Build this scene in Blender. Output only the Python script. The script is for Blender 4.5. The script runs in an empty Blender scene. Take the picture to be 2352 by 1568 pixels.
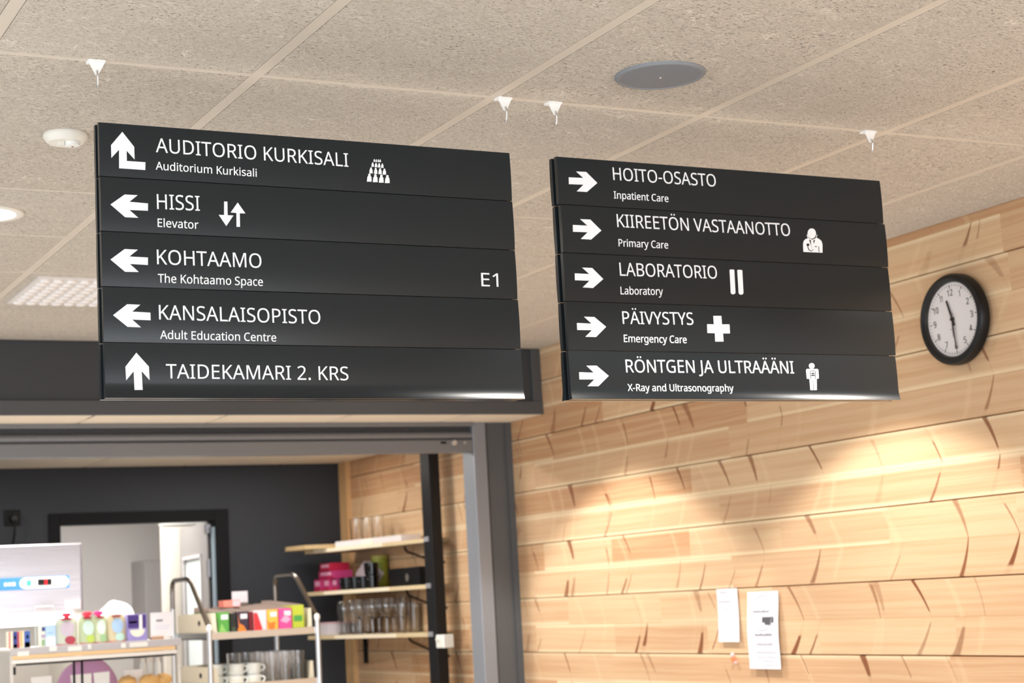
import bpy, bmesh, math, random
from mathutils import Vector, Matrix
random.seed(7)
scene = bpy.context.scene
COL = scene.collection
PI = math.pi

# ------------------------------------------------------------------ camera
EYE = Vector((0.0, 0.0, 1.6))
F_PX, YAW, PITCH, ROLL = 4029.05, 0.48418798, 0.14272441, -0.05527199
cam = bpy.data.cameras.new('camera')
cam.sensor_width = 36.0
cam.lens = F_PX / 2352 * 36.0
cam.clip_start, cam.clip_end = 0.05, 100
cam.dof.use_dof = True
cam.dof.focus_distance = 3.95
cam.dof.aperture_fstop = 5.6
cam.dof.aperture_blades = 0
cam_ob = bpy.data.objects.new('camera', cam)
COL.objects.link(cam_ob)
_fwd = Vector((math.sin(YAW) * math.cos(PITCH), math.cos(YAW) * math.cos(PITCH), math.sin(PITCH)))
_right = Vector((math.cos(YAW), -math.sin(YAW), 0))
_up = _right.cross(_fwd)
_r = math.cos(ROLL) * _right + math.sin(ROLL) * _up
_u = -math.sin(ROLL) * _right + math.cos(ROLL) * _up
cam_ob.matrix_world = Matrix(((_r.x, _u.x, -_fwd.x, EYE.x), (_r.y, _u.y, -_fwd.y, EYE.y), (_r.z, _u.z, -_fwd.z, EYE.z), (0, 0, 0, 1)))
scene.camera = cam_ob

# ------------------------------------------------------------------ world, view, room light
scene.view_settings.view_transform = 'Standard'
scene.view_settings.look = 'None'
scene.view_settings.gamma = 1.0
scene.view_settings.use_curve_mapping = False
scene.view_settings.exposure = 0.0
world = bpy.data.worlds.new('world')
scene.world = world
world.use_nodes = True
world.node_tree.nodes['Background'].inputs[0].default_value = (0.80, 0.90, 1.0, 1)
world.node_tree.nodes['Background'].inputs[1].default_value = 1.0
scene.cycles.max_bounces = 24
scene.cycles.diffuse_bounces = 5
scene.cycles.glossy_bounces = 4
scene.cycles.transmission_bounces = 24
scene.cycles.transparent_max_bounces = 24
scene.cycles.sample_clamp_indirect = 6.0
scene.cycles.caustics_reflective = False
scene.cycles.caustics_refractive = False

def lamp(name, kind, loc, rot, power, color, **kw):
    l = bpy.data.lights.new(name, kind)
    l.energy = power
    l.color = color
    for k, v in kw.items():
        setattr(l, k, v)
    o = bpy.data.objects.new(name, l)
    o.location = loc
    o.rotation_euler = rot
    COL.objects.link(o)
    return o
# daylight through the long window behind the camera
lamp('window_daylight', 'AREA', (0.3, -4.35, 1.55), (PI / 2, 0, 0), 300, (0.90, 0.95, 1.0), shape='RECTANGLE', size=7.6, size_y=2.2)
# area lamp added along the unseen left side as fill light
lamp('side_fill', 'AREA', (-4.35, 1.6, 1.5), (PI / 2, 0, -PI / 2), 130, (0.92, 0.96, 1.0), shape='RECTANGLE', size=8.0, size_y=2.2)
# the hall's downlights and added spots without fittings (cones straight down from the ceiling)
WARM = (1.0, 0.95, 0.89)
for i, (x, y, p, cone) in enumerate([(3.38, 4.93, 155, 102.5), (3.38, 6.81, 155, 102.5), (3.70, 2.78, 75, 139), (2.46, 2.76, 100, 126)]):  # last two are added for the highlights along the signs' lower edges
    lamp('downlight_and_fill_spot', 'SPOT', (x, y, 2.785), (0, 0, 0), p, WARM, spot_size=math.radians(cone), spot_blend=0.22, shadow_soft_size=0.045)
for i, (x, y, p) in enumerate([(1.0, 5.19, 90), (-0.8, 5.19, 100), (1.0, 1.57, 120), (-0.8, 1.57, 120), (1.0, -1.6, 100), (3.2, -0.71, 60), (1.0, 6.95, 95), (-0.8, 6.95, 95), (-2.6, 3.4, 100), (-2.6, 0.0, 100)]):  # only the first is seen; the rest are added to brighten ceiling and soffit
    lamp('downlight_and_fill_spot', 'SPOT', (x, y, 2.785), (0, 0, 0), p, WARM, spot_size=math.radians(130), spot_blend=0.5, shadow_soft_size=0.05)
# kitchen lights (ceiling at 2.475)
for i, (x, y, p, sx, sy) in enumerate([(2.02, 8.45, 26, 0.10, 0.7), (3.05, 8.40, 18, 0.9, 0.12), (0.6, 9.2, 55, 0.9, 0.12), (3.35, 9.6, 7, 0.9, 0.12)]):
    lamp('kitchen_light', 'AREA', (x, y, 2.46), (0, 0, 0), p, (1.0, 0.95, 0.89), shape='RECTANGLE', size=sx, size_y=sy)
lamp('back_room_light', 'AREA', (2.6, 10.95, 2.55), (0, 0, 0), 42, (1.0, 0.97, 0.94), shape='RECTANGLE', size=1.2, size_y=0.5)

# ------------------------------------------------------------------ materials
def lin(c):
    return tuple((v / 12.92 if v <= 0.04045 else ((v + 0.055) / 1.055) ** 2.4) for v in c)
def hexc(h):
    return lin(tuple(int(h[i:i + 2], 16) / 255 for i in (0, 2, 4)))
MATS = {}
def mat(name, color=None, rough=0.5, metal=0.0, spec=0.5, trans=0.0, emit=None, estr=0.0, alpha=1.0, coat=0.0, noise=0.0, nscale=40.0):
    if name in MATS:
        return MATS[name]
    m = bpy.data.materials.new(name)
    m.use_nodes = True
    b = m.node_tree.nodes['Principled BSDF']
    c = hexc(color) if isinstance(color, str) else color
    b.inputs['Base Color'].default_value = (*c, 1)
    b.inputs['Roughness'].default_value = rough
    b.inputs['Metallic'].default_value = metal
    b.inputs['Specular IOR Level'].default_value = spec
    b.inputs['Transmission Weight'].default_value = trans
    b.inputs['Alpha'].default_value = alpha
    b.inputs['Coat Weight'].default_value = coat
    if emit:
        e = hexc(emit) if isinstance(emit, str) else emit
        b.inputs['Emission Color'].default_value = (*e, 1)
        b.inputs['Emission Strength'].default_value = estr
    if noise:
        nt = m.node_tree
        tc = nt.nodes.new('ShaderNodeTexCoord')
        n = nt.nodes.new('ShaderNodeTexNoise')
        n.inputs['Scale'].default_value = nscale
        n.inputs['Detail'].default_value = 3
        nt.links.new(tc.outputs['Object'], n.inputs['Vector'])
        mx = nt.nodes.new('ShaderNodeMixRGB')
        mx.blend_type = 'MULTIPLY'
        mx.inputs[0].default_value = noise
        mx.inputs[1].default_value = (*c, 1)
        nt.links.new(n.outputs['Fac'], mx.inputs[2])
        br = nt.nodes.new('ShaderNodeMixRGB')
        br.blend_type = 'MULTIPLY'
        br.inputs[0].default_value = noise
        br.inputs[2].default_value = (1.6, 1.6, 1.6, 1)
        nt.links.new(mx.outputs[0], br.inputs[1])
        nt.links.new(br.outputs[0], b.inputs['Base Color'])
    MATS[name] = m
    return m

class NG:
    """small helper to wire shader maths"""
    def __init__(s, name):
        s.m = bpy.data.materials.new(name)
        s.m.use_nodes = True
        s.nt = s.m.node_tree
        s.b = s.nt.nodes['Principled BSDF']
        s.tc = s.nt.nodes.new('ShaderNodeTexCoord')
    def new(s, t): return s.nt.nodes.new(t)
    def put(s, sock, v):
        if v is None: return
        if hasattr(v, 'links') or isinstance(v, bpy.types.NodeSocket):
            s.nt.links.new(v, sock)
        else:
            sock.default_value = v
    def math(s, op, a, b=None, c=None):
        n = s.new('ShaderNodeMath'); n.operation = op
        s.put(n.inputs[0], a); s.put(n.inputs[1], b); s.put(n.inputs[2], c)
        return n.outputs[0]
    def smooth(s, v, lo, hi, a=0.0, b=1.0):
        n = s.new('ShaderNodeMapRange'); n.interpolation_type = 'SMOOTHSTEP'
        s.put(n.inputs['Value'], v)
        s.put(n.inputs['From Min'], lo); s.put(n.inputs['From Max'], hi)
        s.put(n.inputs['To Min'], a); s.put(n.inputs['To Max'], b)
        return n.outputs['Result']
    def comb(s, x, y, z=0.0):
        n = s.new('ShaderNodeCombineXYZ')
        s.put(n.inputs[0], x); s.put(n.inputs[1], y); s.put(n.inputs[2], z)
        return n.outputs[0]
    def sep(s, v):
        n = s.new('ShaderNodeSeparateXYZ'); s.put(n.inputs[0], v)
        return n.outputs
    def noise(s, vec, scale, detail=2.0, rough=0.5, dist=0.0):
        n = s.new('ShaderNodeTexNoise')
        s.put(n.inputs['Vector'], vec); s.put(n.inputs['Scale'], scale)
        n.inputs['Detail'].default_value = detail
        n.inputs['Roughness'].default_value = rough
        n.inputs['Distortion'].default_value = dist
        return n.outputs['Fac']
    def white(s, vec):
        n = s.new('ShaderNodeTexWhiteNoise'); n.noise_dimensions = '3D'
        s.put(n.inputs['Vector'], vec)
        return n.outputs['Value'], n.outputs['Color']
    def mix(s, f, a, b, mode='MIX'):
        n = s.new('ShaderNodeMixRGB'); n.blend_type = mode
        s.put(n.inputs[0], f)
        s.put(n.inputs[1], (*a, 1) if isinstance(a, tuple) and len(a) == 3 else a)
        s.put(n.inputs[2], (*b, 1) if isinstance(b, tuple) and len(b) == 3 else b)
        return n.outputs[0]
    def vmath(s, op, a, b=None):
        n = s.new('ShaderNodeVectorMath'); n.operation = op
        s.put(n.inputs[0], a); s.put(n.inputs[1], b)
        return n.outputs[0]
    def bump(s, h, dist, strength=1.0):
        n = s.new('ShaderNodeBump')
        n.inputs['Distance'].default_value = dist
        n.inputs['Strength'].default_value = strength
        s.put(n.inputs['Height'], h)
        s.nt.links.new(n.outputs[0], s.b.inputs['Normal'])

def woodwool():
    g = NG('wood_wool_board')
    P = g.tc.outputs['Object']
    px, py, pz = g.sep(P)
    isl = g.new('ShaderNodeNewGeometry').outputs['Random Per Island']
    warp = g.noise(P, 9.0, 1.0)
    strands = None
    for k, (ang, sx, sy, th) in enumerate([(0.10, 30, 210, 0.045), (-0.35, 40, 260, 0.04), (0.9, 60, 260, 0.035), (-1.0, 70, 300, 0.03), (0.35, 24, 160, 0.04)]):
        ca, sa = math.cos(ang), math.sin(ang)
        u = g.math('ADD', g.math('MULTIPLY', px, ca), g.math('MULTIPLY', py, sa))
        v = g.math('SUBTRACT', g.math('MULTIPLY', py, ca), g.math('MULTIPLY', px, sa))
        v = g.math('ADD', v, g.math('MULTIPLY', warp, 0.06 + 0.02 * k))
        vec = g.comb(g.math('MULTIPLY', u, sx), g.math('MULTIPLY', v, sy), g.math('ADD', 3.7 * k, g.math('MULTIPLY', isl, 50)))
        n = g.noise(vec, 1.0, 1.0, 0.4)
        d = g.math('ABSOLUTE', g.math('SUBTRACT', n, 0.5))
        r = g.smooth(d, th, 0.0)
        strands = r if strands is None else g.math('MAXIMUM', strands, r)
    vec = g.comb(g.math('MULTIPLY', px, 95), g.math('MULTIPLY', py, 190), g.math('MULTIPLY', isl, 50))
    holes = g.smooth(g.noise(vec, 1.0, 3.0, 0.62), 0.55, 0.64)
    blotch = g.noise(P, 5.0, 3.0)
    holes = g.math('MULTIPLY', holes, g.smooth(blotch, 0.30, 0.75, 0.45, 1.0))
    base = g.mix(blotch, hexc('BDB1A2'), hexc('D0C5B7'))
    base = g.mix(g.math('MULTIPLY', isl, 0.8), base, g.mix(0.5, base, hexc('D6D0C6')))
    c = g.mix(g.math('MULTIPLY', holes, 0.95), base, hexc('43342A'))
    c = g.mix(g.math('MULTIPLY', strands, 0.7), c, hexc('F0E8DC'))
    g.nt.links.new(c, g.b.inputs['Base Color'])
    g.b.inputs['Roughness'].default_value = 0.95
    g.b.inputs['Specular IOR Level'].default_value = 0.1
    h = g.math('SUBTRACT', strands, g.math('MULTIPLY', holes, 1.5))
    g.bump(h, 0.0025, 0.6)
    return g.m

LOG0, PITCHZ = 1.573, 0.2655
def logwood():
    g = NG('laminated_pine')
    P = g.tc.outputs['Object']
    px, py, pz = g.sep(P)
    t = g.math('DIVIDE', g.math('SUBTRACT', pz, LOG0), PITCHZ)
    row = g.math('FLOOR', t)
    fr = g.math('SUBTRACT', t, row)
    half = g.math('FLOOR', g.math('MULTIPLY', t, 2.0))
    third = half
    # finger-jointed pieces of different tone, per lamella
    r0, _ = g.white(g.comb(third, 3.1, 0.0))
    seg = g.math('DIVIDE', g.math('ADD', py, g.math('MULTIPLY', r0, 5.0)), g.math('ADD', 0.6, g.math('MULTIPLY', r0, 1.3)))
    segi = g.math('FLOOR', seg)
    tone, tcol = g.white(g.comb(third, segi, 7.7))
    # grain
    wob = g.noise(g.comb(0.0, g.math('MULTIPLY', py, 2.2), g.math('MULTIPLY', pz, 4.0)), 1.0, 2.0)
    gv = g.comb(g.math('MULTIPLY', tone, 9.0), g.math('MULTIPLY', py, 0.9), g.math('ADD', g.math('MULTIPLY', pz, 50.0), g.math('MULTIPLY', wob, 0.9)))
    grain = g.noise(gv, 1.0, 3.0, 0.6)
    c = g.mix(g.smooth(tone, 0.1, 1.0), hexc('D4B18C'), hexc('C69E7A'))
    c = g.mix(g.smooth(tone, 0.86, 0.90), c, hexc('C0946E'))
    c = g.mix(g.math('MULTIPLY', g.smooth(grain, 0.42, 0.66), 0.28), c, hexc('E2C9A2'))
    c = g.mix(g.math('MULTIPLY', g.smooth(grain, 0.50, 0.30), 0.25), c, hexc('BC8C5E'))
    # pale sapwood lines at lamella edges
    fq = g.math('SUBTRACT', g.math('MULTIPLY', t, 2.0), third)
    edge = g.math('ABSOLUTE', g.math('SUBTRACT', fq, 0.5))
    c = g.mix(g.math('MULTIPLY', g.smooth(edge, 0.34, 0.46), g.smooth(g.math('FRACT', g.math('MULTIPLY', tone, 7.0)), 0.45, 0.6, 0.0, 0.7)), c, hexc('EBD6B2'))
    # centre glue line
    mid = g.math('ABSOLUTE', g.math('SUBTRACT', fr, 0.5))
    c = g.mix(g.math('MULTIPLY', g.smooth(mid, 0.016, 0.0), 0.3), c, hexc('B08252'))
    # spike knots, mirrored about the centre line of each log
    knots = None
    pale = None
    for k, (cell, off) in enumerate([(0.31, 0.0), (0.53, 0.13)]):
        rr, _ = g.white(g.comb(row, 11.0 + k, 0.5))
        u = g.math('ADD', g.math('DIVIDE', g.math('ADD', py, off), cell), g.math('MULTIPLY', rr, 9.0))
        ci = g.math('FLOOR', u)
        uu = g.math('SUBTRACT', g.math('SUBTRACT', u, ci), 0.5)
        v1, vc = g.white(g.comb(row, ci, 20.0 + k))
        cr, cg, cb = g.sep(vc)
        hv, hc = g.white(g.comb(half, ci, 40.0 + k))
        hr, hg, hb = g.sep(hc)
        off_u = g.math('MULTIPLY', g.math('SUBTRACT', cr, 0.5), 0.62)
        slope = g.math('ADD', 0.06, g.math('MULTIPLY', cg, 0.42))
        dz = g.math('MULTIPLY', mid, PITCHZ)            # metres from the centre line
        dy = g.math('MULTIPLY', g.math('SUBTRACT', uu, off_u), cell)
        bend = g.math('MULTIPLY', g.math('MULTIPLY', dz, dz), 1.6)
        dy = g.math('SUBTRACT', dy, g.math('ADD', g.math('MULTIPLY', dz, slope), bend))
        dy = g.math('ADD', dy, g.math('MULTIPLY', g.math('SUBTRACT', wob, 0.5), 0.006))
        wd = g.math('ADD', 0.003, g.math('MULTIPLY', dz, g.math('ADD', 0.02, g.math('MULTIPLY', g.math('MULTIPLY', hg, hg), 0.22))))
        near = g.smooth(g.math('ABSOLUTE', dy), wd, g.math('MULTIPLY', wd, 0.45))
        pres = g.smooth(hr, 0.34, 0.44, 0.0, 1.0)
        dark = g.math('MULTIPLY', g.math('MULTIPLY', near, pres), g.math('ADD', 0.30, g.math('MULTIPLY', hb, 0.7)))
        dark = g.math('MULTIPLY', dark, g.smooth(v1, 0.18, 0.26))
        # a spike knot runs only part of the way between the centre line and the joint
        cut = g.math('ADD', 0.035, g.math('MULTIPLY', cb, 0.11))
        inner = g.smooth(g.math('SUBTRACT', dz, cut), 0.008, -0.004)
        outer = g.smooth(g.math('SUBTRACT', dz, g.math('MULTIPLY', cut, 0.45)), -0.004, 0.008)
        pick = g.smooth(hv, 0.72, 0.78)
        part = g.math('ADD', g.math('MULTIPLY', inner, pick), g.math('MULTIPLY', outer, g.math('SUBTRACT', 1.0, pick)))
        dark = g.math('MULTIPLY', dark, g.math('ADD', 0.12, g.math('MULTIPLY', part, 0.88)))
        knots = dark if knots is None else g.math('MAXIMUM', knots, dark)
        pl = g.math('MULTIPLY', g.smooth(g.math('ABSOLUTE', g.math('SUBTRACT', dy, 0.014)), 0.020, 0.004), g.smooth(hr, 0.5, 0.2))
        pale = pl if pale is None else g.math('MAXIMUM', pale, pl)
    c = g.mix(g.math('MULTIPLY', pale, 0.16), c, hexc('F0D9AF'))
    c = g.mix(knots, c, hexc('7C4526'))
    g.nt.links.new(c, g.b.inputs['Base Color'])
    g.b.inputs['Roughness'].default_value = 0.55
    g.b.inputs['Specular IOR Level'].default_value = 0.25
    g.bump(grain, 0.0006, 0.4)
    return g.m

def streakwood(name, a, b, axis=0, scale=30.0):
    g = NG(name)
    p = list(g.sep(g.tc.outputs['Object']))
    for i in range(3):
        p[i] = g.math('MULTIPLY', p[i], 1.5 if i == axis else scale)
    n = g.noise(g.comb(*p), 1.0, 3.0)
    g.nt.links.new(g.mix(n, hexc(a), hexc(b)), g.b.inputs['Base Color'])
    g.b.inputs['Roughness'].default_value = 0.5
    return g.m

def brushed(name, color, rough, axis=2):
    g = NG(name)
    p = list(g.sep(g.tc.outputs['Object']))
    for i in range(3):
        p[i] = g.math('MULTIPLY', p[i], 3.0 if i == axis else 250.0)
    n = g.noise(g.comb(*p), 1.0, 2.0)
    g.b.inputs['Base Color'].default_value = (*hexc(color), 1)
    g.b.inputs['Metallic'].default_value = 1.0
    g.put(g.b.inputs['Roughness'], g.smooth(n, 0.2, 0.8, rough * 0.8, rough * 1.25))
    g.b.inputs['Anisotropic'].default_value = 0.85
    tg = g.new('ShaderNodeTangent')
    tg.direction_type = 'RADIAL'
    tg.axis = 'Z'
    g.nt.links.new(tg.outputs[0], g.b.inputs['Tangent'])
    return g.m

M_WOOL = woodwool()
M_LOG = logwood()
M_TBAR = mat('tee_bar_paint', 'D2C8BA', 0.6, noise=0.05)
M_PANEL = mat('anthracite_panel', '1D2327', 0.22, spec=0.38, noise=0.04, nscale=300)
M_PANELR = mat('anthracite_panel_edge', '17191B', 0.4)
M_LETTER = mat('white_vinyl', 'F4F7FB', 0.55)
M_DARKGREY = mat('charcoal_paint', '35383C', 0.55, noise=0.06)
M_WALLDARK = mat('charcoal_wall', '272B32', 0.7, noise=0.08, nscale=6)
M_TRIMGREY = mat('grey_trim_paint', '4A4B4E', 0.5)
M_SHUT = mat('shutter_grey', '77787C', 0.38, metal=0.25, noise=0.04)
M_SHUTD = mat('shutter_dark', '3A3B3E', 0.5)
M_GUIDE = mat('guide_rail_grey', '8A8E96', 0.35, metal=0.3)
M_POSTD = mat('post_grey', '55585C', 0.4, metal=0.15)
M_WHITE = mat('white_plastic', 'EDEDE8', 0.4)
M_OFFW = mat('warm_white_plastic', 'E8E4DA', 0.45)
M_WALLW = mat('white_wall', 'DAD6D2', 0.8, noise=0.04, nscale=3)
M_SPK = mat('speaker_grille', '7E8288', 0.55, noise=0.15, nscale=900)
M_BLACK = mat('black_plastic', '0B0C0E', 0.4, spec=0.35)
M_BLACKM = mat('black_matt', '08090A', 0.6, spec=0.25)
M_CHROME = mat('chrome', 'D8DADC', 0.18, metal=1.0)
M_STEEL = brushed('brushed_steel', 'B4B1B6', 0.30, 0)
M_GLASS = mat('clear_glass', 'FFFFFF', 0.02, trans=1.0)
M_PLY = streakwood('birch_ply', 'D9C6A2', 'C9B48C', 1, 25)
M_ORG = mat('beige_organizer', 'E4DAC4', 0.5, noise=0.05)
M_FLOOR = mat('light_floor', 'C9CACB', 0.4, noise=0.1, nscale=2)

# ------------------------------------------------------------------ mesh helpers
def finish(name, bm, m, parent=None, smooth=False, loc=None, edges=None):
    bmesh.ops.recalc_face_normals(bm, faces=bm.faces)
    me = bpy.data.meshes.new(name)
    bm.to_mesh(me)
    bm.free()
    for mm in (m if isinstance(m, (list, tuple)) else [m]):
        me.materials.append(mm)
    if smooth:
        for p in me.polygons:
            p.use_smooth = True
        try:
            me.set_sharp_from_angle(angle=math.radians(edges or 40))
        except Exception:
            pass
    o = bpy.data.objects.new(name, me)
    COL.objects.link(o)
    attach(o, parent)
    if loc is not None:
        o.location = loc
    return o
def attach(o, parent):
    # shapes are written in world metres; the parent's own place is taken out again
    if parent is not None:
        o.parent = parent
        if parent.type == 'EMPTY':
            o.matrix_parent_inverse = Matrix.Translation(-parent.location)
    return o
def tag(o, label=None, cat=None, group=None, kind=None):
    if label: o['label'] = label
    if cat: o['category'] = cat
    if group: o['group'] = group
    if kind: o['kind'] = kind
    return o
def thing(name, label, cat, loc=(0, 0, 0), rz=0.0, group=None):
    o = bpy.data.objects.new(name, None)
    COL.objects.link(o)
    o.location = loc
    o.rotation_euler = (0, 0, rz)
    o.empty_display_size = 0.1
    return tag(o, label, cat, group)
def structure(o, label=None):
    o['kind'] = 'structure'
    if label: o['label'] = label
    return o
def box(bm, x0, x1, y0, y1, z0, z1, bev=0.0, mi=0):
    r = bmesh.ops.create_cube(bm, size=1.0)
    vs = r['verts']
    for v in vs:
        v.co = Vector((x0 + (v.co.x + .5) * (x1 - x0), y0 + (v.co.y + .5) * (y1 - y0), z0 + (v.co.z + .5) * (z1 - z0)))
    fs = set(f for v in vs for f in v.link_faces)
    for f in fs: f.material_index = mi
    if bev > 0:
        es = set(e for v in vs for e in v.link_edges)
        r = bmesh.ops.bevel(bm, geom=list(es), offset=bev, segments=2, affect='EDGES', profile=0.6)
        for f in r['faces']: f.material_index = mi
def B(x0, x1, y0, y1, z0, z1, bev=0.0):
    bm = bmesh.new()
    box(bm, x0, x1, y0, y1, z0, z1, bev)
    return bm
def lathe(bm, prof, c=(0, 0, 0), n=24, axis='Z', mi=0):
    """prof: list of (r, h); closed with caps where r is 0"""
    c = Vector(c)
    rings = []
    def place(r, h, a):
        p = (r * math.cos(a), r * math.sin(a), h)
        if axis == 'X': p = (p[2], p[0], p[1])
        if axis == 'Y': p = (p[0], p[2], p[1])
        return c + Vector(p)
    for r, h in prof:
        if r < 1e-6:
            rings.append([bm.verts.new(place(0, h, 0))])
        else:
            rings.append([bm.verts.new(place(r, h, 2 * PI * i / n)) for i in range(n)])
    for a, b in zip(rings, rings[1:]):
        if len(a) == 1 and len(b) == 1: continue
        for i in range(n):
            j = (i + 1) % n
            if len(a) == 1: f = bm.faces.new((a[0], b[i], b[j]))
            elif len(b) == 1: f = bm.faces.new((a[i], a[j], b[0]))
            else: f = bm.faces.new((a[i], a[j], b[j], b[i]))
            f.material_index = mi
def tube(bm, pts, r, n=10, cap=True, mi=0):
    pts = [Vector(p) for p in pts]
    rings = []
    ref = None
    for i, p in enumerate(pts):
        d = (pts[min(i + 1, len(pts) - 1)] - pts[max(i - 1, 0)]).normalized()
        if ref is None:
            ref = d.orthogonal().normalized()
        else:
            ref = (ref - d * ref.dot(d)).normalized()
        q = d.cross(ref)
        rings.append([bm.verts.new(p + r * (math.cos(2 * PI * k / n) * ref + math.sin(2 * PI * k / n) * q)) for k in range(n)])
    for a, b in zip(rings, rings[1:]):
        for i in range(n):
            j = (i + 1) % n
            bm.faces.new((a[i], a[j], b[j], b[i])).material_index = mi
    if cap:
        bm.faces.new(rings[0]); bm.faces.new(rings[-1])
def rounded(pts, rad, n=5):
    """polyline with rounded corners"""
    pts = [Vector(p) for p in pts]
    out = [pts[0]]
    for a, b, c in zip(pts, pts[1:], pts[2:]):
        r = min(rad, (a - b).length * .45, (c - b).length * .45)
        p, q = b + (a - b).normalized() * r, b + (c - b).normalized() * r
        for i in range(n + 1):
            t = i / n
            out.append(p * (1 - t) ** 2 + b * 2 * t * (1 - t) + q * t * t)
    out.append(pts[-1])
    return out
def prism(bm, poly, plane, a, b, mi=0):
    """extrude a 2-D polygon; plane 'XZ' runs along Y, 'YZ' along X, 'XY' along Z"""
    def P(u, v, w):
        return {'XZ': (u, w, v), 'YZ': (w, u, v), 'XY': (u, v, w)}[plane]
    A = [bm.verts.new(P(u, v, a)) for u, v in poly]
    Bv = [bm.verts.new(P(u, v, b)) for u, v in poly]
    n = len(poly)
    fs = [bm.faces.new(A), bm.faces.new(Bv)]
    for i in range(n):
        fs.append(bm.faces.new((A[i], A[(i + 1) % n], Bv[(i + 1) % n], Bv[i])))
    for f in fs: f.material_index = mi
def copy_thing(root, loc, label=None, group=None, rz=None):
    def cp(o, par):
        c = o.copy()
        COL.objects.link(c)
        if par is not None: c.parent = par
        for ch in list(o.children):
            cp(ch, c)
        return c
    c = cp(root, None)
    c.location = loc
    if rz is not None: c.rotation_euler = (0, 0, rz)
    if label: c['label'] = label
    if group: c['group'] = group
    return c
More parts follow.
